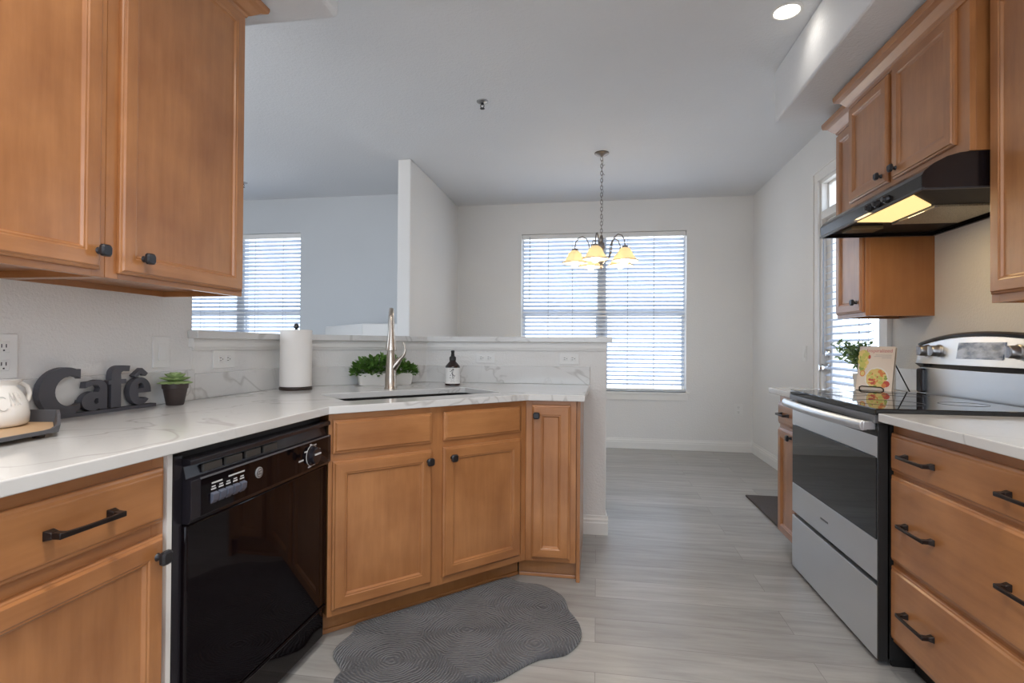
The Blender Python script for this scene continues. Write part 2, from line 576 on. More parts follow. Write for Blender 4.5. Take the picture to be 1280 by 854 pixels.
# half wall carrying the raised bar
def offset_path(pts, d):
    """offset an open polyline to its left by d"""
    out = []
    n = len(pts)
    for i in range(n):
        ds = []
        if i > 0: ds.append((Vector(pts[i]) - Vector(pts[i - 1])).normalized())
        if i < n - 1: ds.append((Vector(pts[i + 1]) - Vector(pts[i])).normalized())
        nv = [Vector((-q.y, q.x)) for q in ds]
        if len(nv) == 1:
            out.append(Vector(pts[i]) + nv[0] * d)
        else:
            m = (nv[0] + nv[1]).normalized()
            out.append(Vector(pts[i]) + m * (d / m.dot(nv[0])))
    return [tuple(p) for p in out]
PF = [(-1.685, 1.99), (-1.685, 2.69), (-1.085, 3.29), (.06, 3.29)]
PBK = offset_path(PF, .12)
b = MB(); b.prism(PF + PBK[::-1], 0, 1.145)
struct(b.build('wall_half', WALL, None, .006), 'white half wall behind the sink counter', 'half wall')
# ledge moulding under the bar
fo = offset_path(PF, -.022)
b = MB(); b.prism(fo + PF[::-1], 1.135, 1.172)
for k in (1,):
    b.prism(offset_path(PF, -.012) + PF[::-1], 1.122, 1.136)
b.box(-1.69, -1.66, 1.972, 1.992, 1.135, 1.172)
struct(b.build('trim_1', TRIM), 'cream moulding under the raised bar top', 'trim')
# bar top
fo = offset_path(PF, -.05); bo = offset_path(PF, .24)
fo[0] = (fo[0][0], 1.965); bo[0] = (bo[0][0], 1.992)
fo[-1] = (.093, fo[-1][1]); bo[-1] = (.093, bo[-1][1])
b = MB(); b.prism([fo[0], fo[1], fo[2], fo[3], bo[3], bo[2], bo[1], bo[0], (-1.69, 1.992), (-1.69, 1.965)], 1.172, 1.205)
tag(b.build('bar_top', QUARTZ, None, .003), 'raised quartz bar ledge running behind the faucet', 'bar top')

# backsplashes
b = MB(); b.box(XL, -1.668, -.6, 1.99, .914, 1.04)
b.prism([(-1.685, 1.99), (-1.685, 2.69), (-1.085, 3.29), (-.04, 3.29)] + offset_path([(-1.685, 1.99), (-1.685, 2.69), (-1.085, 3.29), (-.04, 3.29)], -.017)[::-1], .914, 1.022)
struct(b.build('trim_2', QUARTZ, None, .002), 'short veined quartz backsplash along the left counter', 'backsplash')
b = MB(); b.box(XR - .018, XR, 2.975, 3.29, .914, 1.04)
b.box(XR - .018, XR, .2, 2.10, .914, 1.04)
struct(b.build('trim_3', QUARTZ, None, .002), 'short quartz backsplash beside the range', 'backsplash')

# baseboards
def baseboard(name, p0, p1, nrm):
    b = MB()
    p0, p1, nrm = Vector(p0), Vector(p1), Vector(nrm)
    prof = [(0, 0), (.014, 0), (.014, .07), (.011, .078), (.011, .09), (.006, .10), (.004, .115), (0, .115)]
    ra = [b.bm.verts.new((*(p0 + nrm * d), h)) for d, h in prof]
    rb = [b.bm.verts.new((*(p1 + nrm * d), h)) for d, h in prof]
    b.rings([ra, rb])
    struct(b.build(name, TRIM))
baseboard('baseboard_back', (-1.64, YB), (XR, YB), (0, -1))
baseboard('baseboard_right', (XR, DY1 + .08), (XR, YB - .014), (-1, 0))
baseboard('baseboard_half_wall', (-.08, 3.29), (.074, 3.29), (0, -1))
baseboard('baseboard_half_wall_end', (.06, 3.29), (.06, 3.41), (1, 0))
baseboard('baseboard_divider', (-1.64, 4.50), (-1.64, YB - .014), (1, 0))
baseboard('baseboard_living', (XLV, YLV), (-3.03, YLV), (0, -1))

# ------------------------------------------------------------------ windows
def window(name, x0, x1, z0, z1, y, mull, label):
    """y = room face of the wall; frame sits deep in the opening"""
    root = bpy.data.objects.new(name, None); COL.objects.link(root)
    struct(root, label, 'window')
    yf0, yf1 = y + .085, y + .14
    fw = .022
    b = MB()
    b.box(x0, x0 + fw, yf0, yf1, z0, z1); b.box(x1 - fw, x1, yf0, yf1, z0, z1)
    b.box(x0 + fw, x1 - fw, yf0, yf1, z0, z0 + fw); b.box(x0 + fw, x1 - fw, yf0, yf1, z1 - fw, z1)
    b.box(mull - .05, mull + .05, yf0 - .02, yf1, z0 + fw, z1 - fw)
    b.build('window_frame', WHITE, root, .003)
    zm = z0 + (z1 - z0) * .49
    b = MB()
    for a, c in ((x0 + fw, mull - .05), (mull + .05, x1 - fw)):
        b.box(a, c, yf0 + .01, yf1 - .01, zm - .03, zm + .03)
        b.box(a, a + .018, yf0 + .01, yf1 - .01, z0 + fw, zm - .03)
        b.box(c - .018, c, yf0 + .01, yf1 - .01, z0 + fw, zm - .03)
    b.build('sash', WHITE, root, .002)
    for a, c in ((x0 + fw, mull - .05), (mull + .05, x1 - fw)):
        b = MB(); b.box(a, c, yf0 + .03, yf0 + .036, z0 + fw, z1 - fw)
        b.build('glass_pane', PANE, root)
    b = MB(); b.box(x0 - .035, x1 + .037, y - .03, y + .08, z0 - .024, z0)
    b.build('window_sill', TRIM, root, .004)
    b = MB(); b.box(x0 - .01, x1 + .012, y - .016, y, z0 - .09, z0 - .024)
    b.build('apron', TRIM, root, .003)
    return root
window('window_1', WX0, WX1, WZ0, WZ1, YB, .055, 'wide double window in the dining area wall')
window('window_2', LX0, LX1, LZ0, LZ1, YLV, -4.12, 'double window of the living room seen over the bar')

def blind(name, label, axis, a0, a1, z0, z1, c, pitch_, wslat, tilt, cords, wand=None, flip=1, group=None):
    """blind hanging in the plane axis=const c; a runs along the window; slats tilt about the long axis"""
    root = thing(name, label, 'window blind', (0, 0, 0), 0, group)
    def pt(a, d, z):
        return (a, c + d * flip, z) if axis == 'y' else (c + d * flip, a, z)
    def bx(mb, a0_, a1_, d0, d1, z0_, z1_):
        p, q = pt(a0_, d0, z0_), pt(a1_, d1, z1_)
        mb.box(min(p[0], q[0]), max(p[0], q[0]), min(p[1], q[1]), max(p[1], q[1]), z0_, z1_)
    mb = MB(); bx(mb, a0, a1, -.032, .028, z1 - .052, z1)
    mb.build('head_rail', WHITE, root, .003)
    mb = MB()
    z = z1 - .052 - pitch_ * .7
    t = R_(tilt)
    th = .0022
    while z > z0 + .03:
        ring = []
        for aa in (a0 + .006, a1 - .006):
            r_ = []
            for k in range(7):
                u = (k / 6 - .5) * wslat
                crown = .003 * (1 - (2 * k / 6 - 1) ** 2)
                r_.append((u * math.cos(t) - crown * math.sin(t), u * math.sin(t) + crown * math.cos(t)))
            r_ += [(u - th * -math.sin(t) * 0, v - th) for u, v in r_[::-1]]
            ring.append([mb.bm.verts.new(pt(aa, u, z + v)) for u, v in r_])
        mb.rings(ring)
        z -= pitch_
    mb.build('slats', SLAT, root, 0, 30)
    mb = MB(); bx(mb, a0 + .004, a1 - .004, -.025, .025, z0, z0 + .022)
    mb.build('bottom_rail', WHITE, root, .004)
    mb = MB()
    for q in cords:
        for d in (-.0275, .0275):
            p0, p1 = pt(q, d, z1 - .05), pt(q, d, z0 + .02)
            mb.tube([p0, p1], .0022, 5)
    mb.build('ladder_cords', plain('cord_' + str(len(MATS)), (.45, .47, .52), .7), root)
    if wand:
        mb = MB(); p0, p1 = pt(wand[0], -.045, z1 - .03), pt(wand[0], -.045, wand[1])
        mb.tube([p0, p1], .004, 6)
        mb.build('tilt_wand', plain('wand_' + str(len(MATS)), (.30, .32, .36), .3), root)
    return root
blind('window_blind', 'white slatted blind over the wide window behind the chandelier', 'y', WX0 + .01, WX1 - .008, WZ0 + .012, WZ1 - .003, YB + .045, .0468, .050, -26,
      (-.56, -.28, .345, .635), (-.775, 1.66))
blind('window_blind', 'white slatted blind in the living room window left of the paper towels', 'y', LX0 + .01, LX1 - .006, LZ0 + .01, LZ1 + .0 - .003, YLV + .045, .0468, .050, -26,
      (-4.6, -4.35, -3.9, -3.55))

# ------------------------------------------------------------------ glazed door in the right wall
root = bpy.data.objects.new('door_1', None); COL.objects.link(root)
struct(root, 'white glazed patio door with a blind and transom', 'door')
b = MB()
cw = .075
for y0, y1 in ((DY0 - cw, DY0 + .005), (DY1 - .005, DY1 + cw)):
    b.box(XR - .018, XR, y0, y1, 0, DZ1 - .006)
b.box(XR - .018, XR, DY0 - cw, DY1 + cw, DZ1 - .005, DZ1 + cw)
b.box(XR - .026, XR - .001, DY0 - cw + .001, DY1 + cw - .001, DZ1 + cw - .015, DZ1 + cw - .001)
b.box(XR - .0262, XR - .001, DY1 + cw - .015, DY1 + cw - .001, 0, DZ1 + cw - .016)
b.box(XR - .0262, XR - .001, DY0 - cw + .001, DY0 - cw + .015, 0, DZ1 + cw - .016)
b.build('door_casing', TRIM, root, .003)
b = MB()
b.box(XR, XR + .14, DY0, DY0 + .03, 0, DZ1); b.box(XR, XR + .14, DY1 - .03, DY1, 0, DZ1); b.box(XR, XR + .14, DY0 + .03, DY1 - .03, DZ1 - .03, DZ1)
b.box(XR, XR + .14, DY0 + .03, DY1 - .03, 2.125, 2.185)
b.build('door_frame', TRIM, root, .003)
gy0, gy1, gz0, gz1 = DY0 + .145, DY1 - .135, .25, 2.0
b = MB()
X0, X1 = XR + .035, XR + .08
b.box(X0, X1, DY0 + .033, gy0, .01, 2.12); b.box(X0, X1, gy1, DY1 - .033, .01, 2.12)
b.box(X0, X1, gy0, gy1, .01, gz0); b.box(X0, X1, gy0, gy1, gz1, 2.12)
slab_ = b.build('door_slab', TRIM, root, .003)
b = MB(); b.box(X0 + .02, X0 + .026, gy0, gy1, gz0, gz1); b.build('glass_pane', PANE, root)
b = MB(); b.box(XR + .06, XR + .066, DY0 + .05, DY1 - .05, 2.205, 2.38); b.build('glass_pane', PANE, root)
b = MB()
b.box(XR + .045, XR + .08, DY0 + .03, DY0 + .05, 2.185, 2.40); b.box(XR + .045, XR + .08, DY1 - .05, DY1 - .03, 2.185, 2.40)
b.box(XR + .045, XR + .08, DY0 + .05, DY1 - .05, 2.185, 2.205); b.box(XR + .045, XR + .08, DY0 + .05, DY1 - .05, 2.38, 2.40)
b.build('transom_sash', TRIM, root, .002)
ky = DY1 - .075
b = MB(); b.lathe([(.032, 0), (.032, -.006), (.024, -.012), (.024, -.022), (.010, -.026)], (X0, ky, 1.105), 20, 0, 'x')
b.build('deadbolt', CHROME, root, 0, 40)
b = MB(); b.lathe([(.034, 0), (.034, -.006), (.016, -.012), (.012, -.035), (.028, -.045), (.031, -.060), (.022, -.072), (0, -.074)], (X0, ky, 1.0), 20, 0, 'x')
b.build('door_knob', CHROME, root, 0, 40)
blind('door_blind', 'white slatted blind on the patio door behind the cookbook', 'x', gy0 - .005, gy1 + .005, gz0 + .01, gz1 + .04, X0 - .03, .050, .050, 20,
      (gy0 + .12, gy1 - .12), (gy1 - .03, 1.1), -1 * -1)

# ------------------------------------------------------------------ cabinets
DOOR_P = [(0, 0), (0, -.010), (.004, -.013), (.007, -.0135), (.010, -.0195), (.046, -.0195), (.049, -.0165), (.053, -.0170), (.058, -.0095), (.060, -.009)]
DRAW_P = [(0, 0), (0, -.010), (.003, -.0125), (.008, -.0135), (.013, -.0190), (.016, -.0195)]

def add_door(root, x0, x1, z0, z1, knob=None, name='door', y=0.):
    b = MB(); b.nested(x0, x1, z0, z1, [(d, y + q) for d, q in DOOR_P], (0, 1, 0))
    d = b.build(name, [WV, WX], root, .0012)
    if knob:
        add_knob(d, knob[0], y - .0195, knob[1])
    return d
def add_drawer(root, x0, x1, z0, z1, pulls=(), L=.15, name='drawer_front'):
    b = MB(); b.nested(x0, x1, z0, z1, DRAW_P, (1, 1, 1))
    d = b.build(name, [WV, WX], root, .0012)
    for px in pulls:
        add_pull(d, px, -.0195, (z0 + z1) / 2, L)
    return d
def add_knob(par, x, y, z):
    b = MB()
    b.lathe([(.010, 0), (.008, -.004), (.0065, -.010), (.0075, -.014), (.012, -.017)], (x, y, z), 12, 0, 'y')
    rings = []
    for dy, s in ((-.0155, .0125), (-.019, .0165), (-.026, .0160), (-.030, .012)):
        ring = []
        for k in range(16):
            a = 2 * math.pi * (k + .5) / 16
            ca, sa = math.cos(a), math.sin(a)
            q = (abs(ca) ** 4.5 + abs(sa) ** 4.5) ** (-1 / 4.5)
            ring.append(b.bm.verts.new((x + ca * q * s, y + dy, z + sa * q * s)))
        rings.append(ring)
    b.rings(rings)
    b.build('knob', KNOB_M, par, 0, 35)
def add_pull(par, x, y, z, L):
    b = MB()
    h = L / 2
    for s in (-1, 1):
        b.frustum((x + s * (h - .012), y, z), .011, .010, (x + s * (h - .013), y - .016, z), .0075, .0065)
        b.frustum((x + s * (h - .013), y - .014, z), .0075, .0065, (x + s * (h - .016), y - .034, z), .010, .0055)
    n = 11
    rings = []
    for i in range(n):
        u = -1 + 2 * i / (n - 1)
        yy = y - .030 - .003 * (1 - u * u)
        hz = .0045 + .0015 * u * u
        xx = x + u * (h - .006)
        rings.append([b.bm.verts.new((xx, yy + dy, z + dz)) for dy, dz in ((.004, -hz), (-.004, -hz), (-.004, hz), (.004, hz))])
    b.rings(rings)
    b.build('bar_pull', BRONZE, par, .0015, 40)

def carcass(root, W, D, z0, z1, frame, toe=None, skin=WV, holes=None, toe_mat=None, ends=(0, 0)):
    """hollow box behind a face frame; frame = list of boxes (x0,x1,z0,z1,mat)"""
    b = MB(); t = .018
    b.box(0, t, .02, D, z0, z1); b.box(W - t, W, .02, D, z0, z1)
    b.box(t, W - t, D - .01, D, z0, z1)
    b.box(t, W - t, .02, D - .01, z0 + .02, z0 + .036)
    if z0 > .5:
        b.box(t, W - t, .02, D - .01, z1 - t, z1)
    b.build('carcass', [W_END], root, .001)
    b = MB()
    for x0, x1, a, c, m in frame:
        b.box(x0, x1, 0, .02, a, c, m)
    b.build('face_frame', [WV, WX], root, .001)
    if toe:
        b = MB(); b.box(ends[0], W - ends[1], toe[0], toe[0] + .015, 0, z0)
        o = b.build('toe_kick', toe_mat or W_END, root)  # default darker maple puts the shade of the recess into the colour
        if toe_mat is None:
            b = MB(); b.box(ends[0], W - ends[1], toe[0] - .008, toe[0], 0, .018)
            b.build('shoe_moulding', WX, root, .003)

CZ = .884
# left base cabinet: one drawer over one door
W = .62
root = thing('base_cabinet', 'honey maple base cabinet with one drawer, left of the dishwasher', 'cabinet', (-1.04, .522, 0), 90)
carcass(root, W, .62, .1, CZ, [(0, .035, .1, CZ, 0), (W - .035, W, .1, CZ, 0), (.035, W - .035, .1, .14, 1), (.035, W - .035, .69, .74, 1), (.035, W - .035, .85, CZ, 1)], (.07, 0))
add_drawer(root, .020, .609, .722, .852, (.395,), .155)
add_door(root, .020, .609, .115, .692, (.585, .645))
# white filler strip
b = MB(); b.box(-1.66, -1.03, 1.143, 1.158, 0, CZ)
struct(b.build('trim_4', CREAM_P), 'white filler strip between cabinet and dishwasher', 'trim')

# sink cabinet on the diagonal
W = .957
root = thing('sink_cabinet', 'diagonal honey maple sink cabinet with two doors below two blank fronts', 'cabinet', (-1.017, 1.903, 0), 45)
carcass(root, W, .60, .1, CZ, [(0, .02, .1, CZ, 0), (.435, .50, .1, CZ, 0), (W - .03, W, .1, CZ, 0)] +
        [(a, c, z0, z1, 1) for a, c in ((.02, .435), (.50, W - .03)) for z0, z1 in ((.1, .14), (.695, .735), (.855, CZ))], (.08, 0), ends=(.0, -.014))
add_drawer(root, .014, .438, .727, .859, name='blank_front')
add_drawer(root, .495, .916, .731, .858, name='blank_front')
add_door(root, .014, .440, .125, .699, (.419, .652))
add_door(root, .494, .918, .133, .702, (.535, .655))
# narrow peninsula cabinet
W = .245
root = thing('base_cabinet', 'narrow maple end cabinet with one tall door at the peninsula', 'cabinet', (-.34, 2.58, 0), 0)
carcass(root, W, .66, .1, CZ, [(0, .035, .1, CZ, 0), (W - .03, W, .1, CZ, 0), (.035, W - .03, .1, .125, 1), (.035, W - .03, .862, CZ, 1)], (.065, 0), ends=(-.040, .0))
add_door(root, .030, .217, .118, .862, (.055, .813))
b = MB(); b.box(W + .001, W + .019, .02, .70, 0, CZ)
b.build('end_panel', [W_END], root, .001)

# drawer base on the right, nearest the camera
W = .92
root = thing('drawer_cabinet', 'honey maple base cabinet with three wide drawers right of the range', 'cabinet', (1.055, 2.098, 0), -90)
carcass(root, W, .62, .1, CZ, [(0, .03, .1, CZ, 0), (W - .03, W, .1, CZ, 0)] + [(.03, W - .03, z0, z1, 1) for z0, z1 in ((.1, .13), (.36, .42), (.68, .735), (.845, CZ))], (.07, 0), toe_mat=KICK)
for z0, z1 in ((.712, .848), (.394, .698), (.118, .376)):
    add_drawer(root, .010, .905, z0, z1, (.19, .64), .165)
# base cabinet beyond the range
W = .315
root = thing('base_cabinet', 'narrow maple base cabinet between the range and the patio door', 'cabinet', (1.055, 3.288, 0), -90)
carcass(root, W, .62, .1, CZ, [(0, .03, .1, CZ, 0), (W - .03, W, .1, CZ, 0)] + [(.03, W - .03, z0, z1, 1) for z0, z1 in ((.1, .13), (.67, .72), (.845, CZ))], (.07, 0), toe_mat=KICK)
add_drawer(root, .014, .30, .712, .836, (.14,), .13)
add_door(root, .014, .30, .095, .690, (.235, .660))

# wall cabinets
def crown(root, path, z, hs=1.0, parts='crown_moulding'):
    """path: front outline in local xy from one end to the other; profile grows outward (to the right of travel reversed)"""
    prof = [(0, 0), (.006, 0), (.010, .012), (.018, .018), (.040, .045), (.052, .052), (.060, .056), (.064, .072), (.064, .085), (0, .085)]
    b = MB(); rings = []
    offs = [offset_path(path, -d) for d, h in prof]
    for i in range(len(path)):
        rings.append([b.bm.verts.new((*offs[k][i], z + prof[k][1] * hs)) for k in range(len(prof))])
    b.rings(rings)
    b.build(parts, WX, root, .001)

def upper(label, loc, rz, W, D, z0, z1, doors, frame_rail=.035, crown_path=None, mid=None, rs_=.038):
    root = thing('wall_cabinet', label, 'cabinet', loc, rz)
    fr = [(0, .038, z0, z1, 0), (W - rs_, W, z0, z1, 0), (.038, W - rs_, z0, z0 + .055, 1), (.038, W - rs_, z1 - .05, z1, 1)]
    if mid:
        fr.append((mid[0], mid[1], z0 + .055, z1 - .05, 0))
    carcass(root, W, D, z0, z1, fr)
    for (x0, x1, a, c, kn) in doors:
        add_door(root, x0, x1, a, c, kn)
    if crown_path:
        crown(root, crown_path, z1 - .012, .76 if loc[0] < 0 else 1.0)
    return root
ZL0, ZL1 = 1.332, 2.425
# left pair: local x -> world +y
W = .56
root = upper('left-hand maple wall cabinet cropped by the frame edge, above the white pitcher', (-1.35, .71, 0), 90, W, .335, ZL0, ZL1,
      [(.03, .538, 1.350, 2.41, (.525, 1.400))], crown_path=[(0, 0), (W, 0)])
W = .575
root = upper('maple wall cabinet above the lettered sign and potted succulent', (-1.35, 1.272, 0), 90, W, .335, ZL0, ZL1,
      [(.034, .562, 1.348, 2.41, (.108, 1.400))], crown_path=[(0, 0), (W, 0), (W, .33)])
# right side: local x -> world -y
W = .32
root = upper('far maple wall cabinet beyond the black range hood', (1.365, 3.295, 0), -90, W, .32, 1.315, 2.385,
      [(.014, .305, 1.335, 2.36, (.265, 1.388))], crown_path=[(0, .30), (0, 0), (W, 0)])
W = .885
root = upper('short maple wall cabinet with two doors above the range hood', (1.30, 2.985, 0), -90, W, .385, 1.852, 2.405,
      [(.006, .375, 1.895, 2.385, (.335, 1.935)), (.412, .822, 1.895, 2.392, (.452, 1.935))], crown_path=[(0, .36), (0, 0), (W, 0)], mid=(.36, .43), rs_=.085)
W = .80
root = upper('maple wall cabinet nearest the camera, right of the range hood', (1.365, 2.094, 0), -90, W, .32, 1.310, 2.41,
      [(.012, .39, 1.338, 2.385, (.365, 1.388)), (.41, .788, 1.338, 2.385, (.435, 1.388))], crown_path=[(0, 0), (W, 0)], mid=(.38, .42))

# ------------------------------------------------------------------ countertops, sink, faucet
E0, C2 = -1.0, 2.875
outer = [(-1.668, -.2), (E0, -.2), (E0, E0 + C2), (2.55 - C2, 2.55), (-.055, 2.55), (-.04, 3.273), (-1.078, 3.273), (-1.668, 2.683)]
A, Bq, Cq, Dq = (-1.305, 2.345), (-.735, 2.935), (-.478, 2.625), (-1.03, 2.052)
# square the cut-out up to the diagonal
u = Vector((1, 1)).normalized(); v_ = Vector((-1, 1)).normalized()
fc = Vector(((-1.03 - .478) / 2, (2.052 + 2.625) / 2)); bc = Vector(((-1.305 - .735) / 2, (2.345 + 2.935) / 2))
mid_ = (fc + bc) / 2; hw, hd = .395, .19
def dl(a, c):
    p = mid_ + u * a + v_ * c
    return (p.x, p.y)
def rr(hw, hd, r, n=5):
    out = []
    for cx, cy, a0 in ((hw - r, hd - r, 0), (-hw + r, hd - r, 90), (-hw + r, -hd + r, 180), (hw - r, -hd + r, 270)):
        for k in range(n + 1):
            a = R_(a0 + 90 * k / n)
            out.append((cx + r * math.cos(a), cy + r * math.sin(a)))
    return out
hole = [dl(a, c) for a, c in rr(hw, hd, .03)]
b = MB(); b.slab(outer, [hole], CZ, .914)
tag(b.build('countertop', QUARTZ, None, .003), 'white veined quartz countertop wrapping from dishwasher to peninsula', 'countertop')
b = MB(); b.box(1.005, 1.667, .3, 2.10, CZ, .914)
tag(b.build('countertop', QUARTZ, None, .003), 'white quartz countertop above the three wide drawers', 'countertop')
b = MB(); b.box(1.0, 1.667, 2.972, 3.31, CZ, .914)
tag(b.build('countertop', QUARTZ, None, .003), 'small quartz countertop under the cookbook, beyond the range', 'countertop')

root = thing('sink', 'black undermount sink set into the diagonal counter', 'sink', (mid_.x, mid_.y, 0), 45)
b = MB()
ro = [[b.bm.verts.new((a, c, z)) for a, c in rr(x, y, r)] for x, y, r, z in
      ((hw + .018, hd + .018, .04, CZ - .002), (hw + .018, hd + .018, .04, .66), (hw - .02, hd - .02, .05, .655))]
ri = [[b.bm.verts.new((a, c, z)) for a, c in rr(x, y, r)] for x, y, r, z in
      ((hw + .004, hd + .004, .035, CZ - .002), (hw - .004, hd - .004, .04, .70), (hw - .06, hd - .06, .05, .672))]
b.rings(ro[::-1], True, False); b.rings(ri, False, True)
for i in range(len(ro[0])):
    j = (i + 1) % len(ro[0])
    b.bm.faces.new((ro[0][i], ro[0][j], ri[0][j], ri[0][i]))
b.build('basin', SINK_M, root, 0, 40)
b = MB(); b.lathe([(.045, .672), (.045, .676), (.03, .675), (.0, .673)], (0, .02, 0), 20)
b.build('drain', CHROME, root, 0, 40)

# faucet: local frame, spout reaching towards the sink
FX, FY = -1.09, 2.705
root = thing('faucet', 'brushed nickel pull-down faucet with a loop handle behind the sink', 'faucet', (FX, FY, .914), -68)
# local x points towards the sink front-right (1,-1)/sqrt2
b = MB()
b.lathe([(.034, 0), (.034, .004), (.031, .008), (.030, .06), (.026, .13), (.0195, .20), (.018, .31), (.018, .34)], (0, 0, 0), 24)
b.build('body', NICKEL, root, 0, 40)
b = MB()
pts = []; rad = []
for k in range(11):
    a = math.pi * .97 * k / 10
    pts.append((.052 - .052 * math.cos(a), 0, .335 + .085 * math.sin(a))); rad.append(.018 - .007 * math.sin(a * .5))
b.tube(pts, rad, 16)
b.build('spout', NICKEL, root, 0, 50)
b = MB()
b.lathe([(.0105, .345), (.0145, .32), (.0235, .25), (.0285, .215), (.0285, .208), (.024, .206), (.022, .2065)], (.104, 0, 0), 24)
b.build('spray_head', NICKEL, root, 0, 40)
b = MB()
# handle: hub leaning sideways, then a curled lever
sd = Vector((.25, .97, 0))  # camera-right in the local frame
def hp(s, z): return tuple(sd * s + Vector((0, 0, z)))
b.tube([hp(.0, .095), hp(.018, .12), hp(.036, .145), hp(.05, .163)], [.022, .022, .019, .012], 16)
b.build('handle_hub', NICKEL, root, 0, 50)
b = MB()
b.tube([hp(.044, .155), hp(.062, .172), hp(.073, .19), hp(.076, .21), hp(.072, .23), hp(.066, .252)], [.010, .0095, .008, .0065, .0055, .005], 12)
b.build('lever', NICKEL, root, 0, 50)

# ------------------------------------------------------------------ dishwasher
W = .738
root = thing('dishwasher', 'black glossy dishwasher with a dial between the maple cabinets', 'dishwasher', (-1.02, 1.163, 0), 90)
b = MB(); b.box(.004, W - .004, .03, .60, .06, .875)
b.build('tub', BLACK_M, root)
b = MB(); b.box(.03, W, 0, .03, .16, .690)
b.build('door_panel', BLACK_G, root, .006, 40)
b = MB(); b.box(0, .03, .012, .04, .04, .868)
b.build('side_trim', BLACK_CON, root, .002)
# console with a recessed vent and grip
b = MB()
cz0, cz1 = .692, .858
b.prism([(.03, cz0), (-.004, cz0), (-.014, cz0 + .012), (-.014, .803), (.002, .806), (.010, .838), (-.012, .842), (-.012, cz1 - .004), (-.006, cz1), (.03, cz1)], .03, W, 'x')
con = b.build('console', BLACK_CON, root, .0015)
b = MB(); b.box(.062, W - .02, -.0148, -.0135, .706, .800)
b.build('console_glass', BLACK_G, root)
b = MB(); b.box(.06, W - .015, -.0165, -.013, .8005, .8045)
b.build('console_edge', plain('grey_edge', (.12, .12, .13), .3), root)
b = MB()
for k in range(4):
    b.box(.085 + k * .085, .155 + k * .085, -.0035, .006, .812, .834)
b.build('vent', plain('vent_grey', (.05, .045, .04), .5), root, .003)
b = MB()
for k in range(5):
    x = .096 + k * .0285
    b.prism([(-.012, .722), (-.022, .735), (-.024, .752), (-.012, .757)], x, x + .024, 'x')
b.build('button_row', plain('button_grey', (.10, .11, .15), .3), root, .002)
b = MB()
for k in range(5):
    x = .096 + k * .0285
    b.box(x + .002, x + .020, -.0155, -.0146, .762, .766)
    b.box(x + .004, x + .018, -.0155, -.0146, .769, .772)
b.box(.100, .140, -.0155, -.0146, .778, .782); b.box(.165, .232, -.0155, -.0146, .781, .785)
b.build('button_lettering', MARK_W, root)
b = MB()
dx, dz = .600, .752
for ang, ln in ((60, .012), (100, .01), (150, .016), (250, .018), (300, .034), (20, .024)):
    cx, cz = dx + .047 * math.cos(R_(ang)), dz + .040 * math.sin(R_(ang))
    b.box(cx - ln / 2, cx + ln / 2, -.0155, -.0146, cz - .0022, cz + .0022)
b.box(.515, .545, -.0155, -.0146, .744, .749)
b.build('dial_lettering', MARK_W, root)
b = MB()
b.lathe([(.036, -.0146), (.036, -.017), (.031, -.020), (.030, -.034), (.026, -.037), (0, -.037)], (dx, 0, dz), 28, 0, 'y')
dial = b.build('dial', BLACK_CON, root, 0, 35)
b = MB(); b.box(dx - .019, dx + .019, -.0405, -.036, dz + .004, dz + .009)
b.build('dial_pointer', MARK_W, dial)
b = MB(); b.tube([(dx + .037 * math.cos(a), -.0150, dz + .037 * math.sin(a)) for a in [2 * math.pi * k / 28 for k in range(28)]], .0012, 5, 0, True)
b.build('dial_ring', MARK_W, dial)
b = MB(); b.lathe([(.0165, -.0146), (.0165, -.0175), (.014, -.018), (0, -.018)], (.298, 0, .762), 24, 0, 'y')
badge = b.build('badge', plain('badge_silver', (.55, .55, .55), .35, .6), root, 0, 35)
b = MB(); b.tube([(.298 + .0125 * math.cos(a), -.0182, .762 + .0125 * math.sin(a)) for a in [2 * math.pi * k / 20 for k in range(20)]], .001, 4, 0, True)
for s in (-1, 1):
    b.tube([(.298 + s * .004 + .0042 * math.cos(a), -.0184, .762 + .0055 * math.sin(a)) for a in [R_(40 + k * 35) for k in range(9)]], .0009, 4)
b.build('badge_monogram', INK, badge)
b = MB(); b.box(.01, W - .005, .008, .03, .035, .150)
b.box(.03, W - .002, .0, .012, .146, .158)
b.build('kick_plate', BLACK_G, root, .003)

# ------------------------------------------------------------------ range
W = .862
root = thing('range', 'stainless electric range with black glass top and oven door', 'range', (1.01, 2.966, 0), -90)
b = MB(); b.box(0, W, .03, .62, .03, .90)
b.build('body', BLACK_M, root)
b = MB(); b.box(.002, W - .002, -.010, .57, .906, .930)
b.build('cooktop', BLACK_GLASS, root, .003)
ring_m = plain('ring_grey', (.05, .05, .055), .4)
for x, y, r in ((.22, .15, .10), (.62, .15, .12), (.22, .42, .09), (.62, .42, .08)):
    b = MB(); b.tube([(x + r * math.cos(a), y + r * math.sin(a), .9302) for a in [2 * math.pi * k / 32 for k in range(32)]], .0008, 4, 0, True)
    b.build('burner_ring', ring_m, root)
b = MB(); b.box(.004, W - .004, -.012, .03, .876, .905)
b.build('front_trim', plain('front_trim_grey', (.16, .155, .16), .35, .5), root, .002)
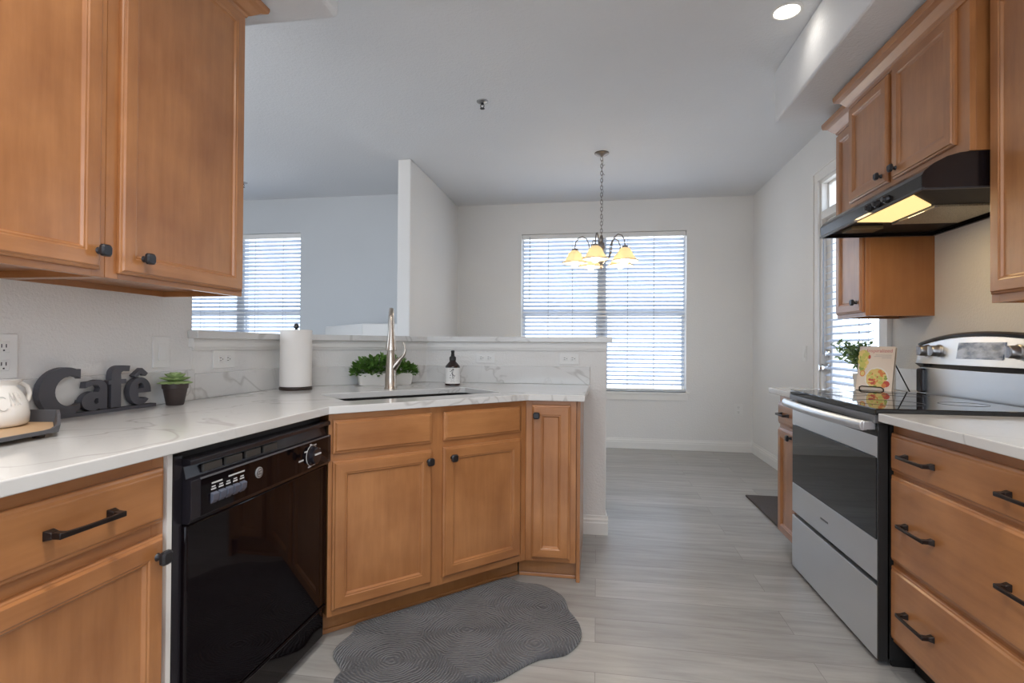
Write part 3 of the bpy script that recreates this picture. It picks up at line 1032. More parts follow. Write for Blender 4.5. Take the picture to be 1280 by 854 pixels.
# oven door: stainless frame and black window
b = MB()
b.box(.006, W - .012, 0, .035, .752, .862); b.box(.006, W - .012, 0, .035, .304, .450)
b.box(.006, .03, 0.002, .035, .450, .752, 0); b.box(W - .03, W - .012, .002, .035, .450, .752, 0)
door = b.build('oven_door', STEEL, root, .002)
b = MB(); b.box(.012, W - .016, -.0015, .03, .452, .750)
b.build('oven_window', BLACK_GLASS, door, .001)
b = MB(); b.box(.01, W - .012, -.001, .002, .828, .862)
b.build('door_top_vent', BLACK_M, door)
b = MB()
rings = []
n = 17
for i in range(n):
    t = i / (n - 1); u_ = 2 * t - 1
    x = .0 + t * (W - .035) + .012
    yy = -.040 - .022 * (1 - u_ * u_)
    zz = .866
    rings.append([b.bm.verts.new((x, yy + dy, zz + dz)) for dy, dz in ((.012, -.018), (-.006, -.020), (-.014, -.008), (-.013, .008), (-.004, .018), (.010, .016))])
b.rings(rings)
for x in (.02, W - .045):
    b.box(x, x + .024, -.042, .0, .850, .880)
b.build('door_handle', STEEL, door, .002, 40)
b = MB()
for k in range(9):
    b.box(.36 + k * .009, .366 + k * .009, -.0012, .0, .372, .380)
b.build('badge_lettering', plain('badge_grey', (.22, .23, .25), .4, .6), door)
b = MB(); b.box(.004, W - .010, 0, .035, .020, .284)
b.build('drawer', STEEL, root, .003)
b = MB(); b.box(.02, W - .01, .05, .55, 0, .03)
b.build('plinth', KICK, root)
b = MB(); b.box(W - .010, W, .0, .035, .02, .875)
b.build('side_trim', BLACK_M, root)
# backguard: curved stainless control panel on a recessed steel riser
b = MB(); b.box(.0, W, .603, .655, .90, 1.055)
bgd = b.build('riser', STEEL, root, .003)
for x in (.0, W - .05):
    b = MB(); b.box(x, x + .05, .582, .632, .93, 1.05)
    b.build('riser_post', BLACK_CON, root, .01, seg=3)
def topz(x):
    return 1.215 - .040 * (2 * x / W - 1) ** 2
b = MB(); rings = []
n = 25
for i in range(n):
    x = -.006 + (W + .012) * i / (n - 1)
    zt = topz(x)
    bow = .020 * (1 - (2 * x / W - 1) ** 2)
    rings.append([b.bm.verts.new((x, yy, zz)) for yy, zz in ((.585 - bow, 1.075), (.605 - bow, zt - .012), (.665, zt - .012), (.665, 1.05), (.63, 1.05))])
b.rings(rings)
bg_ = b.build('backguard', STEEL, root, .002, 30)
b = MB(); rings = []
for i in range(n):
    x = -.010 + (W + .020) * i / (n - 1)
    zt = topz(x); bow = .020 * (1 - (2 * x / W - 1) ** 2)
    rings.append([b.bm.verts.new((x, yy, zz)) for yy, zz in ((.600 - bow, zt - .011), (.598 - bow, zt), (.610 - bow, zt + .008), (.668, zt + .006), (.668, zt - .011))])
b.rings(rings)
b.build('backguard_cap', BLACK_CON, bg_, 0, 30)
b = MB(); rings = []
for i in range(n):
    x = -.008 + (W + .016) * i / (n - 1)
    bow = .020 * (1 - (2 * x / W - 1) ** 2)
    rings.append([b.bm.verts.new((x, yy, zz)) for yy, zz in ((.582 - bow, 1.076), (.630, 1.036), (.645, 1.036), (.63, 1.07))])
b.rings(rings)
b.build('backguard_lip', BLACK_CON, bg_, 0, 30)
def face_y(x, z):
    bow = .020 * (1 - (2 * x / W - 1) ** 2)
    t = (z - 1.075) / (topz(x) - .012 - 1.075)
    return .585 - bow + .02 * t
b = MB()
x0, x1, z0, z1 = .328, .600, 1.105, 1.176
b.bm.faces.new([b.bm.verts.new((x, face_y(x, z) - .003, z)) for x, z in ((x0, z0), (x1, z0), (x1, z1), (x0 , z1))])
g = bmesh.ops.extrude_face_region(b.bm, geom=b.bm.faces[:])
bmesh.ops.translate(b.bm, vec=(0, .012, 0), verts=[q for q in g['geom'] if isinstance(q, bmesh.types.BMVert)])
b.build('display', SCREEN, bg_)
for x in (.080, .185, .665, .765):
    z = 1.138; y = face_y(x, z)
    b = MB()
    b.lathe([(.030, .004), (.030, -.004), (.026, -.008), (.0245, -.034), (.021, -.038), (0, -.038)], (x, y, z), 24, 0, 'y')
    b.box(x - .005, x + .005, y - .046, y - .034, z - .022, z + .022)
    b.build('control_knob', KNOB_S, bg_, .001, 40)

# ------------------------------------------------------------------ range hood
W = .872
root = thing('range_hood', 'black under-cabinet range hood with its lamp lit', 'range hood', (1.15, 2.973, 0), -90)
side = [(0, 1.722), (-.002, 1.772), (.010, 1.790), (.04, 1.815), (.08, 1.836), (.12, 1.847), (.15, 1.850), (.53, 1.850), (.53, 1.722)]
b = MB()
# outer shell, open below
for x0, x1 in ((0, .006), (W - .006, W)):
    b.prism(side, x0, x1, 'x')
for (a, c), (d, e) in list(zip(side, side[1:]))[:-1]:
    b.face([(0, a, c), (W, a, c), (W, d, e), (0, d, e)])
    dv = Vector((d - a, e - c)).normalized(); nv_ = Vector((dv.y, -dv.x)) * .004
    b.face([(0, a + nv_.x, c + nv_.y), (W, a + nv_.x, c + nv_.y), (W, d + nv_.x, e + nv_.y), (0, d + nv_.x, e + nv_.y)])
b.box(0, W, .522, .53, 1.722, 1.85)
shell = b.build('canopy', HOOD_M, root, 0, 35)
b = MB(); b.box(-.002, W + .002, -.004, .006, 1.718, 1.728); b.box(W - .006, W + .002, .006, .53, 1.718, 1.724); b.box(-.002, .006, .006, .53, 1.718, 1.724); b.box(.006, W - .006, .522, .532, 1.718, 1.726)
b.build('rim', plain('rim_dark', (.03, .03, .034), .3), shell)
b = MB(); b.slab([(.008, .006), (W - .008, .006), (W - .008, .52), (.008, .52)], [], 1.738, 1.744)
b.build('under_panel', KICK, root)
b = MB(); b.slab([(.30, .040), (.74, .040), (.575, .195), (.28, .195)], [], 1.7325, 1.7375)
b.build('lamp_lens', HOOD_E, root)
b = MB(); b.slab([(.245, .225), (.565, .225), (.565, .49), (.245, .49)], [], 1.730, 1.7375)
b.build('grease_filter', [FILTER], root)
b = MB(); b.box(.245, .565, .213, .225, 1.728, 1.7375)
b.build('filter_frame', plain('filter_alu', (.55, .54, .52), .35, .8), root)
b = MB(); b.box(.10, .20, .06, .20, 1.722, 1.7375)
b.build('lamp_socket', plain('socket_brown', (.14, .10, .05), .5), root, .002)
for x in (.50, .57, .64):
    b = MB(); b.lathe([(.017, 0), (.015, -.010), (.011, -.012), (.010, -.020), (0, -.021)], (x, -.001, 1.748), 16, 0, 'y')
    b.build('control_knob', KNOB_M, shell, 0, 40)
hl = bpy.data.lights.new('hood_lamp', 'AREA'); hl.shape = 'RECTANGLE'; hl.size = .28; hl.size_y = .12; hl.energy = HOOD_POWER; hl.color = (1, .72, .36)
ho = bpy.data.objects.new('hood_lamp', hl); COL.objects.link(ho); ho.location = (1.27, 2.54, 1.729)

# ------------------------------------------------------------------ ceiling fixtures
def can_light(x, y, label, power=1.):
    root = thing('recessed_light', label, 'ceiling light', (x, y, ZC), 0, 'recessed ceiling lights')
    b = MB(); b.lathe([(.074, 0), (.074, -.003), (.062, -.006), (.058, -.003), (.058, 0)], (0, 0, 0), 32, cap0=False, cap1=False)
    b.build('trim_ring', TRIM, root, 0, 40)
    b = MB(); b.lathe([(.058, -.001), (.058, -.003), (.040, -.006), (0, -.008)], (0, 0, 0), 32)
    b.build('lens', CAN_E, root, 0, 40)
    l = bpy.data.lights.new('can_lamp', 'AREA'); l.shape = 'DISK'; l.size = .13; l.energy = CAN_POWER * power; l.color = (1, .95, .88); l.spread = R_(130)
    o = bpy.data.objects.new('can_lamp', l); COL.objects.link(o); o.location = (x, y, ZC - .012)
can_light(.918, 2.78, 'lit recessed ceiling light beside the right soffit', .03)
can_light(.55, .75, 'unseen recessed fill light added overhead, in front of the view')  # this and the next two: unseen cans added to light the room
can_light(-.62, .75, 'unseen recessed fill light added overhead, left of the view')
can_light(-.35, -.9, 'unseen recessed fill light added behind the viewer')

def sprinkler(x, y, label):
    root = thing('sprinkler', label, 'sprinkler', (x, y, ZC), 0)
    b = MB(); b.lathe([(.040, 0), (.038, -.004), (.020, -.010), (.014, -.012)], (0, 0, 0), 24)
    b.build('escutcheon', plain('sprinkler_metal_' + str(len(MATS)), (.34, .34, .34), .4, .7), root, 0, 40)
    b = MB(); b.lathe([(.010, -.012), (.010, -.022), (.006, -.024)], (0, 0, 0), 12)
    for s in (-1, 1):
        b.tube([(s * .008, 0, -.02), (s * .013, 0, -.032), (s * .004, 0, -.046)], .0025, 6)
    b.lathe([(.004, -.044), (.016, -.048), (.016, -.050), (.002, -.050)], (0, 0, 0), 16)
    b.build('head', KNOB_M, root, 0, 40)
sprinkler(-.776, 3.51, 'small grey sprinkler head on the ceiling, in front of the dining area')
sprinkler(-3.60, 4.93, 'sprinkler head at the edge of the left wall cabinet, on the living room ceiling')

# chandelier
CX, CY = .035, 4.6
root = thing('chandelier', 'five-arm nickel chandelier with amber glass shades hanging from a chain', 'chandelier', (CX, CY, 0), 0)
b = MB(); b.lathe([(.062, ZC), (.064, ZC - .006), (.050, ZC - .016), (.022, ZC - .024), (.010, ZC - .034)], (0, 0, 0), 28)
b.build('canopy', CHAND_M, root, 0, 40)
b = MB()
zt = ZC - .030; k = 0
while zt > 2.12:
    h = .040; rx = .010
    pts = []
    for i in range(14):
        a = 2 * math.pi * i / 14
        p = rx * math.cos(a), (h / 2) * math.sin(a)
        pts.append((p[0], 0, zt - h / 2 + p[1]) if k % 2 == 0 else (0, p[0], zt - h / 2 + p[1]))
    b.tube(pts, .0026, 6, 0, True)
    zt -= h - .009; k += 1
b.build('chain', CHAND_M, root, 0, 40)
b = MB(); b.tube([(.006 + .010 * math.sin(q * 2.4), .008 * math.cos(q * 1.9), ZC - .03 - q * (ZC - .03 - 2.08) / 14) for q in range(15)], .002, 5)
b.tube([(.014 + .012 * math.cos(q * .8), .004, ZC - .10 - .10 * q / 9 + .012 * math.sin(q * .8)) for q in range(10)], .002, 5)
b.build('cord', plain('lamp_cord', (.33, .31, .29), .5), root)
b = MB(); b.lathe([(.006, 2.105), (.012, 2.09), (.018, 2.07), (.014, 2.05), (.026, 2.03), (.030, 2.0), (.020, 1.975), (.016, 1.94), (.028, 1.92), (.034, 1.895), (.026, 1.87), (.012, 1.85), (.016, 1.835), (.008, 1.815), (0, 1.805)], (0, 0, 0), 20)
b.build('column', CHAND_M, root, 0, 40)
for k in range(5):
    ph = R_(-90 - 12.5 + 72 * k)
    c, s = math.cos(ph), math.sin(ph)
    r = .225
    prof = [(.015, 1.90), (.05, 1.885), (.085, 1.91), (.098, 1.96), (.105, 2.02), (.125, 2.07), (.160, 2.092), (.195, 2.078), (.218, 2.04), (r, 1.99)]
    b = MB(); b.tube([(q * c, q * s, z) for q, z in prof], .005, 8)
    arm = b.build('arm', CHAND_M, root, 0, 50)
    b = MB(); b.lathe([(.008, 1.992), (.024, 1.985), (.026, 1.965), (.022, 1.958)], (r * c, r * s, 0), 18)
    b.build('socket_cap', CHAND_M, arm, 0, 40)
    b = MB()
    pr = [(.022, 1.972), (.038, 1.965), (.054, 1.945), (.069, 1.912), (.088, 1.882), (.108, 1.866), (.108, 1.862)]
    b.lathe(pr + [(q - .004, z - .001) for q, z in pr[::-1]], (r * c, r * s, 0), 28, cap0=False, cap1=False)
    b.build('shade', SHADE, arm, 0, 50)
    b = MB(); b.tube([(r * c + .108 * math.cos(a), r * s + .108 * math.sin(a), 1.863) for a in [2 * math.pi * q / 32 for q in range(32)]], .003, 6, 0, True)
    b.build('shade_rim', plain('shade_rim_%d' % k, (.30, .20, .10), .4), arm)
    b = MB(); b.lathe([(.013, 1.955), (.014, 1.915), (.028, 1.888), (.034, 1.868), (.030, 1.848), (.018, 1.836), (0, 1.832)], (r * c, r * s, 0), 18)
    b.build('bulb', BULB, arm, 0, 50)
    l = bpy.data.lights.new('bulb_lamp', 'POINT'); l.energy = CHAND_POWER; l.color = (1, .80, .52); l.shadow_soft_size = .03
    o = bpy.data.objects.new('bulb_lamp', l); COL.objects.link(o); o.location = (CX + r * c, CY + r * s, 1.815)

# ------------------------------------------------------------------ outlets and switches
def wall_plate(name, label, cat, loc, rz, w_, h_, kind, group=None):
    """local: plate in xz, facing -y"""
    root = thing(name, label, cat, loc, rz, group)
    b = MB(); b.box(-w_ / 2, w_ / 2, -.006, 0, -h_ / 2, h_ / 2)
    b.build('plate', WHITE, root, .002)
    horiz = w_ > h_ * 1.2
    def socket(cx, cz):
        b = MB(); ink = MB()
        b.box(cx - .016, cx + .016, -.0085, -.005, cz - .016, cz + .016)
        if horiz:
            sl = ((-.004, .006, .005, .0012), (-.004, -.006, .005, .0012)); gx, gz = .009, 0
        else:
            sl = ((-.006, .004, .0012, .005), (.006, .004, .0012, .005)); gx, gz = 0, -.009
        for ax, az, hx, hz in sl:
            ink.box(cx + ax - hx, cx + ax + hx, -.0092, -.0084, cz + az - hz, cz + az + hz)
        ink.box(cx + gx - .0022, cx + gx + .0022, -.0092, -.0084, cz + gz - .0022, cz + gz + .0022)
        rc = b.build('receptacle', WHITE, root, .003)
        ink.build('slots', INK, rc)
    if kind == 'outlet':
        if horiz: socket(-.024, 0); socket(.024, 0)
        else: socket(0, .026); socket(0, -.026)
    elif kind == 'double':
        for cx in (-.028, .028):
            socket(cx, .026); socket(cx, -.026)
    if kind == 'switch':
        b = MB()
        b.prism([(-.006, -.033), (-.012, -.033), (-.008, .033), (-.006, .033)], -.016, .016, 'x')
        b.build('rocker', WHITE, root, .001)
    return root
wall_plate('wall_outlet', 'double white outlet on the left wall above the pitcher', 'outlet', (XL, 1.24, 1.110), 90, .135, .130, 'double')
wall_plate('light_switch', 'white rocker switch on the left wall above the succulent', 'light switch', (XL, 1.828, 1.116), 90, .078, .122, 'switch')
wall_plate('wall_outlet', 'white outlet on its side below the bar ledge, left of the paper towels', 'outlet', (XL, 2.183, 1.080), 90, .142, .082, 'outlet')
wall_plate('wall_outlet', 'white outlet on its side beside the soap bottle on the half wall', 'outlet', (-.695, 3.29, 1.071), 0, .122, .066, 'outlet')
wall_plate('wall_outlet', 'white outlet on its side at the open end of the half wall', 'outlet', (-.167, 3.29, 1.071), 0, .122, .072, 'outlet')
wall_plate('wall_outlet', 'white outlet low on the dining wall, right of the wide window', 'outlet', (1.536, YB, .463), 0, .085, .125, 'outlet')
wall_plate('light_switch', 'white switch on the right wall beside the patio door', 'light switch', (XR, 4.66, 1.10), -90, .075, .125, 'switch')

# ------------------------------------------------------------------ rugs
RC = Vector((-.50, 2.05))
raw = [(-.876, 1.753), (-.955, 1.85), (-.944, 1.97), (-.965, 2.08), (-.93, 2.19), (-.851, 2.245), (-.79, 2.30), (-.70, 2.40), (-.615, 2.47), (-.555, 2.555), (-.45, 2.575), (-.356, 2.525),
       (-.25, 2.51), (-.15, 2.42), (-.115, 2.30), (-.07, 2.20), (-.06, 2.09), (-.11, 1.98), (-.20, 1.935), (-.262, 1.87), (-.33, 1.79), (-.43, 1.755), (-.50, 1.67), (-.60, 1.60), (-.72, 1.585), (-.82, 1.63), (-.87, 1.69)]
def catmull(p, n=6):
    out = []
    L = len(p)
    for i in range(L):
        a, b_, c, d = (Vector(p[(i + k) % L]) for k in (-1, 0, 1, 2))
        for k in range(n):
            t = k / n
            q = .5 * ((2 * b_) + (c - a) * t + (2 * a - 5 * b_ + 4 * c - d) * t * t + (3 * b_ - a - 3 * c + d) * t ** 3)
            out.append(q - RC)
    return out
rim = catmull(raw)
for p in rim:      # the back edge is pushed up against the cabinet's toe board
    over = (p.y + RC.y) - (p.x + RC.x) - 2.996
    if over > 0:
        p.x += over / 2; p.y -= over / 2
b = MB(); rings = []
for s, z in ((1.0, .001), (1.012, .008), (1.0, .016), (.975, .020), (.90, .022), (.6, .023), (.25, .023), (.02, .023)):
    rings.append([b.bm.verts.new((p.x * s, p.y * s, z)) for p in rim])
b.rings(rings)
o = b.build('rug', RUG, None, 0, 50)
o.location = (RC.x, RC.y, 0)
tag(o, 'charcoal cloud-shaped tufted rug on the floor before the sink cabinet', 'rug')
b = MB(); b.slab([(1.15, 3.40), (1.655, 3.40), (1.655, 4.33), (1.14, 4.33)], [], .0, .012)
tag(b.build('door_mat', MAT_RUG, None, .004), 'dark grey-brown mat on the floor before the patio door', 'mat')

# ------------------------------------------------------------------ things on the left counter
# lettered sign standing on its own base: outlines lie in a plane parallel to the wall
def arc(cx, cy, rx, ry, a0, a1, n=14):
    return [(cx + rx * math.cos(R_(a0 + (a1 - a0) * k / n)), cy + ry * math.sin(R_(a0 + (a1 - a0) * k / n))) for k in range(n + 1)]
SX = -1.636
root = thing('letter_sign', 'charcoal wooden word sign standing against the left wall', 'sign', (SX, 1.405, .914), 90)
b = MB(); b.box(-.022, .354, 0, .026, 0, .012)
b.build('base', SIGN_M, root, .001)
def letter(polys, src, dst, name='letter'):
    """each poly is (outer, [holes]) in sign coords; extruded to the sign's own thickness"""
    b = MB()
    k = (dst[1] - dst[0]) / (src[1] - src[0])
    fx = lambda lp: [(dst[0] + (x - src[0]) * k, z) for x, z in lp]
    for outer_, holes_ in polys:
        outer_, holes_ = fx(outer_), [fx(h_) for h_ in holes_]
        q = MB()
        q.slab(outer_, holes_, 0, .022)
        me = bpy.data.meshes.new('t'); q.bm.to_mesh(me); q.bm.free()
        b.bm.from_mesh(me); bpy.data.meshes.remove(me)
    bmesh.ops.transform(b.bm, matrix=Matrix(((1, 0, 0, 0), (0, 0, -1, .024), (0, 1, 0, 0), (0, 0, 0, 1))), verts=b.bm.verts[:])
    return b.build(name, SIGN_M, root, .0008)
C_out = [(.146, .152)] + arc(.092, .083, .094, .076, 62, 292, 26) + [(.146, .024), (.146, .052)] + arc(.112, .083, .058, .048, 303, 60, 20) + [(.146, .120)]
letter([(C_out, [])], (-.002, .146), (-.071, .059))
a_out = [(.224, .014), (.224, .085)] + arc(.197, .085, .027, .029, 0, 120, 8) + [(.162, .108), (.159, .088)] + arc(.186, .084, .016, .013, 110, 0, 6) + [(.198, .073)] + arc(.184, .044, .034, .032, 95, 285, 16) + [(.200, .019), (.203, .014)]
letter([(a_out, [[(.198, .053), (.198, .037), (.190, .033), (.185, .042), (.189, .052)]])], (.150, .224), (.063, .153))
f_out = [(.238, .014), (.268, .014), (.268, .094), (.284, .094), (.284, .110), (.268, .110)] + arc(.277, .126, .010, .012, 200, 90, 6) + [(.293, .136), (.296, .156), (.274, .158)] + arc(.266, .130, .028, .028, 90, 180, 8) + [(.238, .110), (.230, .108), (.230, .094), (.238, .094)]
letter([(f_out, [])], (.230, .296), (.158, .242))
e_out = arc(.324, .062, .040, .050, 8, 322, 26) + [(.344, .038)] + arc(.330, .050, .014, .016, 310, 200, 8) + [(.318, .056), (.364, .056)]
letter([(e_out, [arc(.326, .078, .011, .014, -20, 200, 10)]), ([(.300, .120), (.330, .146), (.352, .126), (.344, .116), (.326, .124), (.308, .112)], [])], (.284, .364), (.238, .332))

# succulent
root = thing('potted_succulent', 'green rosette succulent in a small dark pot beside the word sign', 'plant', (-1.60, 1.808, .914), 0)
b = MB(); b.lathe([(.028, 0), (.030, .002), (.041, .062), (.044, .064), (.045, .086), (.040, .087), (.038, .074), (.0, .074)], (0, 0, 0), 28)
b.build('pot', POT_D, root, 0, 40)
b = MB()
def fat_leaf(mb, az, el, L, wd, base):
    d = Vector((math.cos(az) * math.cos(el), math.sin(az) * math.cos(el), math.sin(el)))
    sdv = Vector((-math.sin(az), math.cos(az), 0)); nv = sdv.cross(d) * -1
    rings = []
    for t, q in ((0, .3), (.25, .75), (.55, 1.0), (.8, .8), (.95, .35), (1.0, .06)):
        c = Vector(base) + d * (L * t) + nv * (-.15 * L * (t * t))
        rings.append([mb.bm.verts.new(c + sdv * (wd * q * math.cos(a)) + nv * (wd * .32 * q * math.sin(a))) for a in [2 * math.pi * k / 8 for k in range(8)]])
    mb.rings(rings)
for el, n_, L in ((8, 12, .060), (26, 11, .055), (46, 9, .045), (66, 6, .034), (84, 3, .026)):
    for k in range(n_):
        fat_leaf(b, 2 * math.pi * (k + (el % 3) * .33) / n_, R_(el), L, .0165, (0, 0, .083 + el * .0002))
b.build('leaf_rosette', LEAF_S, root, 0, 60)

# tray and pitcher
TX, TY = -1.495, 1.025
root = thing('serving_tray', 'octagonal wooden tray with a charcoal rim on the left counter', 'tray', (TX, TY, .914), 0)
octo = [(.205 * math.cos(R_(22.5 + 45 * k + 9)) * .92, .205 * math.sin(R_(22.5 + 45 * k + 9)) * 1.04) for k in range(8)]
b = MB(); b.slab([(x * .95, y * .95) for x, y in octo], [], .014, .021)
b.build('board', TRAY_W, root)
b = MB(); n = 64; rings_o = []
def opt(t):
    i = int(t) % 8; f = t - int(t)
    a, c = Vector(octo[i]), Vector(octo[(i + 1) % 8])
    return a.lerp(c, f)
sections = []
for i in range(n):
    t = 8 * i / n
    p = opt(t)
    hgt = .044 if (int(t) % 2 == 1) else .030
    f = t - int(t)
    blend = min(1, f / .3) if f < .3 else min(1, (1 - f) / .3) if f > .7 else 1
    an = abs(math.degrees(math.atan2(p.y, p.x)))
    hgt = .010 + .031 * max(0, min(1, (an - 28) / 22))
    sections.append([b.bm.verts.new((p.x * s, p.y * s, z)) for s, z in ((1.0, .012), (1.02, .012 + hgt), (.985, .012 + hgt), (.955, .013))])
b.rings(sections, closed=True)
b.build('rim', TRAY_D, root, 0, 40)
b = MB()
for k in (0, 2, 4, 6):
    x, y = octo[k]; b.lathe([(.012, 0), (.014, .013)], (x * .8, y * .8, 0), 12)
b.build('feet', DKWOOD, root)
PX, PY = -1.53, 1.115
root = thing('pitcher', 'cream ceramic pitcher with raised lettering on the tray', 'pitcher', (PX, PY, .935), 0)
b = MB()
pr = [(.066, 0), (.080, .003), (.085, .010), (.086, .032), (.081, .062), (.069, .086), (.059, .100), (.057, .108), (.063, .118)]
b.lathe(pr + [(q - .005, z) for q, z in pr[::-1][:-1]] + [(.0, .012)], (0, 0, 0), 40, cap1=False)
for v in b.bm.verts:
    a = math.atan2(v.co.y, v.co.x)
    d = abs((a - R_(60) + math.pi) % (2 * math.pi) - math.pi)
    if v.co.z > .100 and d < .5:
        k = (1 - d / .5) * (v.co.z - .100) / .018 * .014
        v.co.x += math.cos(R_(60)) * k; v.co.y += math.sin(R_(60)) * k
pit = b.build('jug', CERAMIC, root, 0, 60)
b = MB()
hd_ = Vector((math.cos(R_(75)), math.sin(R_(75)), 0))
b.tube([tuple(hd_ * q + Vector((0, 0, z))) for q, z in ((.056, .106), (.072, .108), (.086, .098), (.091, .080), (.088, .062), (.080, .052))], .006, 10)
b.build('handle', CERAMIC, root, 0, 50)
# raised script on the pitcher's flank
b = MB()
def on_jug(ang, z, lift=.0015):
    for (r0, z0), (r1, z1) in zip(pr, pr[1:]):
        if z0 <= z <= z1:
            r = r0 + (r1 - r0) * (z - z0) / (z1 - z0) + lift
            return (r * math.cos(ang), r * math.sin(ang), z)
    return (.06 * math.cos(ang), .06 * math.sin(ang), z)
A0 = R_(-22)
b.tube([on_jug(A0 + .16 + .14 * math.cos(a), .062 + .017 * math.sin(a)) for a in [R_(45 + 270 * k / 14) for k in range(15)]], .0014, 5)
b.tube([on_jug(A0 + q, z) for q, z in ((.36, .056), (.38, .072), (.42, .088), (.45, .072), (.47, .058), (.50, .072), (.54, .086), (.56, .070), (.58, .056))], .0014, 5)
b.tube([on_jug(A0 + q, z) for q, z in ((.66, .056), (.68, .072), (.72, .088), (.76, .082), (.74, .072), (.68, .070))], .0014, 5)
for v in b.bm.verts: pass
b.build('raised_lettering', plain('ceramic_shadow', (.62, .59, .56), .3), pit, 0, 50)

# paper towels
root = thing('paper_towel_holder', 'dark paper towel stand behind the counter bend', 'paper towel holder', (-1.545, 2.545, .914), 0)
b = MB(); b.lathe([(.079, 0), (.081, .004), (.081, .013), (.078, .016), (0, .016)], (0, 0, 0), 40)
b.build('base', DKWOOD, root, 0, 40)
b = MB(); b.lathe([(.008, .016), (.008, .318), (.012, .321), (.014, .330), (.010, .341), (0, .345)], (0, 0, 0), 16)
b.build('post', KNOB_M, root, 0, 40)
b = MB()
pr = [(.020, .018), (.077, .018), (.0785, .022), (.0785, .306), (.077, .310), (.020, .310)]
b.lathe(pr, (0, 0, 0), 48, cap0=False, cap1=False)
b.lathe([(.020, .018), (.020, .310)], (0, 0, 0), 24, cap0=False, cap1=False)
o = b.build('paper_towel_roll', PAPER, None, 0, 40)
o.location = (-1.545, 2.545, .914)
tag(o, 'white paper towel roll standing on the counter', 'paper towel roll')

# planter with leafy greenery
def leafy(mb, n, hull, L, wd, rnd):
    for _ in range(n):
        p, out = hull(rnd)
        d = (out + Vector((rnd.uniform(-.7, .7), rnd.uniform(-.7, .7), rnd.uniform(-.5, .7)))).normalized()
        sdv = d.cross(Vector((rnd.uniform(-.4, .4), rnd.uniform(-.4, .4), 1))).normalized()
        nv = sdv.cross(d)
        l, w_ = L * rnd.uniform(.7, 1.25), wd * rnd.uniform(.75, 1.2)
        pts = []
        base = Vector(p)
        rows = []
        for t, q in ((0, .25), (.35, 1.0), (.7, .85), (1.0, .08)):
            c = base + d * (l * t) - nv * (.25 * l * t * t)
            rows.append([mb.bm.verts.new(c - sdv * w_ * q), mb.bm.verts.new(c - nv * .18 * w_ * q), mb.bm.verts.new(c + sdv * w_ * q)])
        for a, c in zip(rows, rows[1:]):
            for i in range(2):
                mb.bm.faces.new((a[i], a[i + 1], c[i + 1], c[i]))
rnd = random.Random(3)
PLX, PLY = -1.232, 2.97
root = thing('planter', 'white trough planter of leafy greenery behind the faucet', 'planter', (PLX, PLY, .914), 33)
L2 = .158
b = MB()
def rrz(hx, hy, r, z):
    return [b.bm.verts.new((x, y, z)) for x, y in rr(hx, hy, r, 4)]
b.rings([rrz(L2 - .012, .040, .018, 0), rrz(L2 - .008, .044, .018, .004), rrz(L2, .052, .016, .066), rrz(L2 + .003, .055, .016, .070), rrz(L2 - .004, .048, .014, .070), rrz(L2 - .008, .044, .014, .058)], True, True)
b.build('trough', CERAMIC, root, 0, 40)
b = MB(); b.slab(rr(L2 - .01, .042, .012, 4), [], .0585, .063)
b.build('soil', SOIL, root)
def hull(r):
    x = r.uniform(-1, 1); a = r.uniform(0, math.pi)
    k = (1 - abs(x) ** 3) ** .5 * r.uniform(.45, 1.0)
    h = .112 * k * (1.0 - .22 * (x > .3))
    p = Vector((x * (L2 + .030), .066 * k * math.cos(a), .060 + h * math.sin(a)))
    return p, Vector((x * .5, math.cos(a), math.sin(a) + .25)).normalized()
b = MB(); leafy(b, 900, hull, .028, .0090, rnd)
b.build('foliage', LEAF, root, 0, 80, fix=False)

# soap bottle
root = thing('soap_bottle', 'dark amber soap bottle with a white botanical label beside the sink', 'soap bottle', (-.838, 3.03, .914), 0)
b = MB(); b.lathe([(.040, 0), (.044, .003), (.044, .106), (.042, .114), (.030, .128), (.019, .140), (.017, .148)], (0, 0, 0), 32)
b.build('bottle', AMBER, root, 0, 50)
b = MB(); b.lathe([(.0195, .146), (.0195, .164), (.017, .168), (.011, .172), (.009, .192), (.0105, .195), (.0105, .204), (.004, .206), (0, .206)], (0, 0, 0), 20)
b.build('pump_cap', BLACK_M, root, 0, 40)
b = MB(); b.lathe([(.0446, .012), (.0446, .104)], (0, 0, 0), 40, cap0=False, cap1=False)
lab = b.build('label_wrap', LABEL, root, 0, 60)
b = MB(); rl = random.Random(5)
to = math.atan2(-3.03, .838)
def onb(a, z): return Vector((.0450 * math.cos(to + a), .0450 * math.sin(to + a), z))
def blot(a, z, da, dz, rot):
    vs = []
    for k in range(8):
        q = 2 * math.pi * k / 8
        e, f = da * math.cos(q), dz * math.sin(q)
        vs.append(onb(a + (e * math.cos(rot) - f * math.sin(rot) / 1) / .045, z + e * math.sin(rot) + f * math.cos(rot)))
    b.bm.faces.new([b.bm.verts.new(p) for p in vs])
for k in range(26):
    t = rl.uniform(0, 1)
    blot(rl.gauss(0, .12 + .25 * t * (1 - t)), .045 + .052 * t, .0018, .0042, rl.uniform(-.9, .9))
for k, wd in enumerate((.26, .22, .30)):
    blot(0, .036 - k * .0065, wd * .045, .0008, 0)
blot(-.35, .097, .006, .0008, 0)
b.build('label_print', INK, lab, fix=False)

# ------------------------------------------------------------------ things on the far right counter
BX, BY = 1.462, 3.085
al = 44
root = thing('cookbook_stand', 'black wire bookstand holding the cookbook open-faced', 'book stand', (BX, BY, .914), -al)
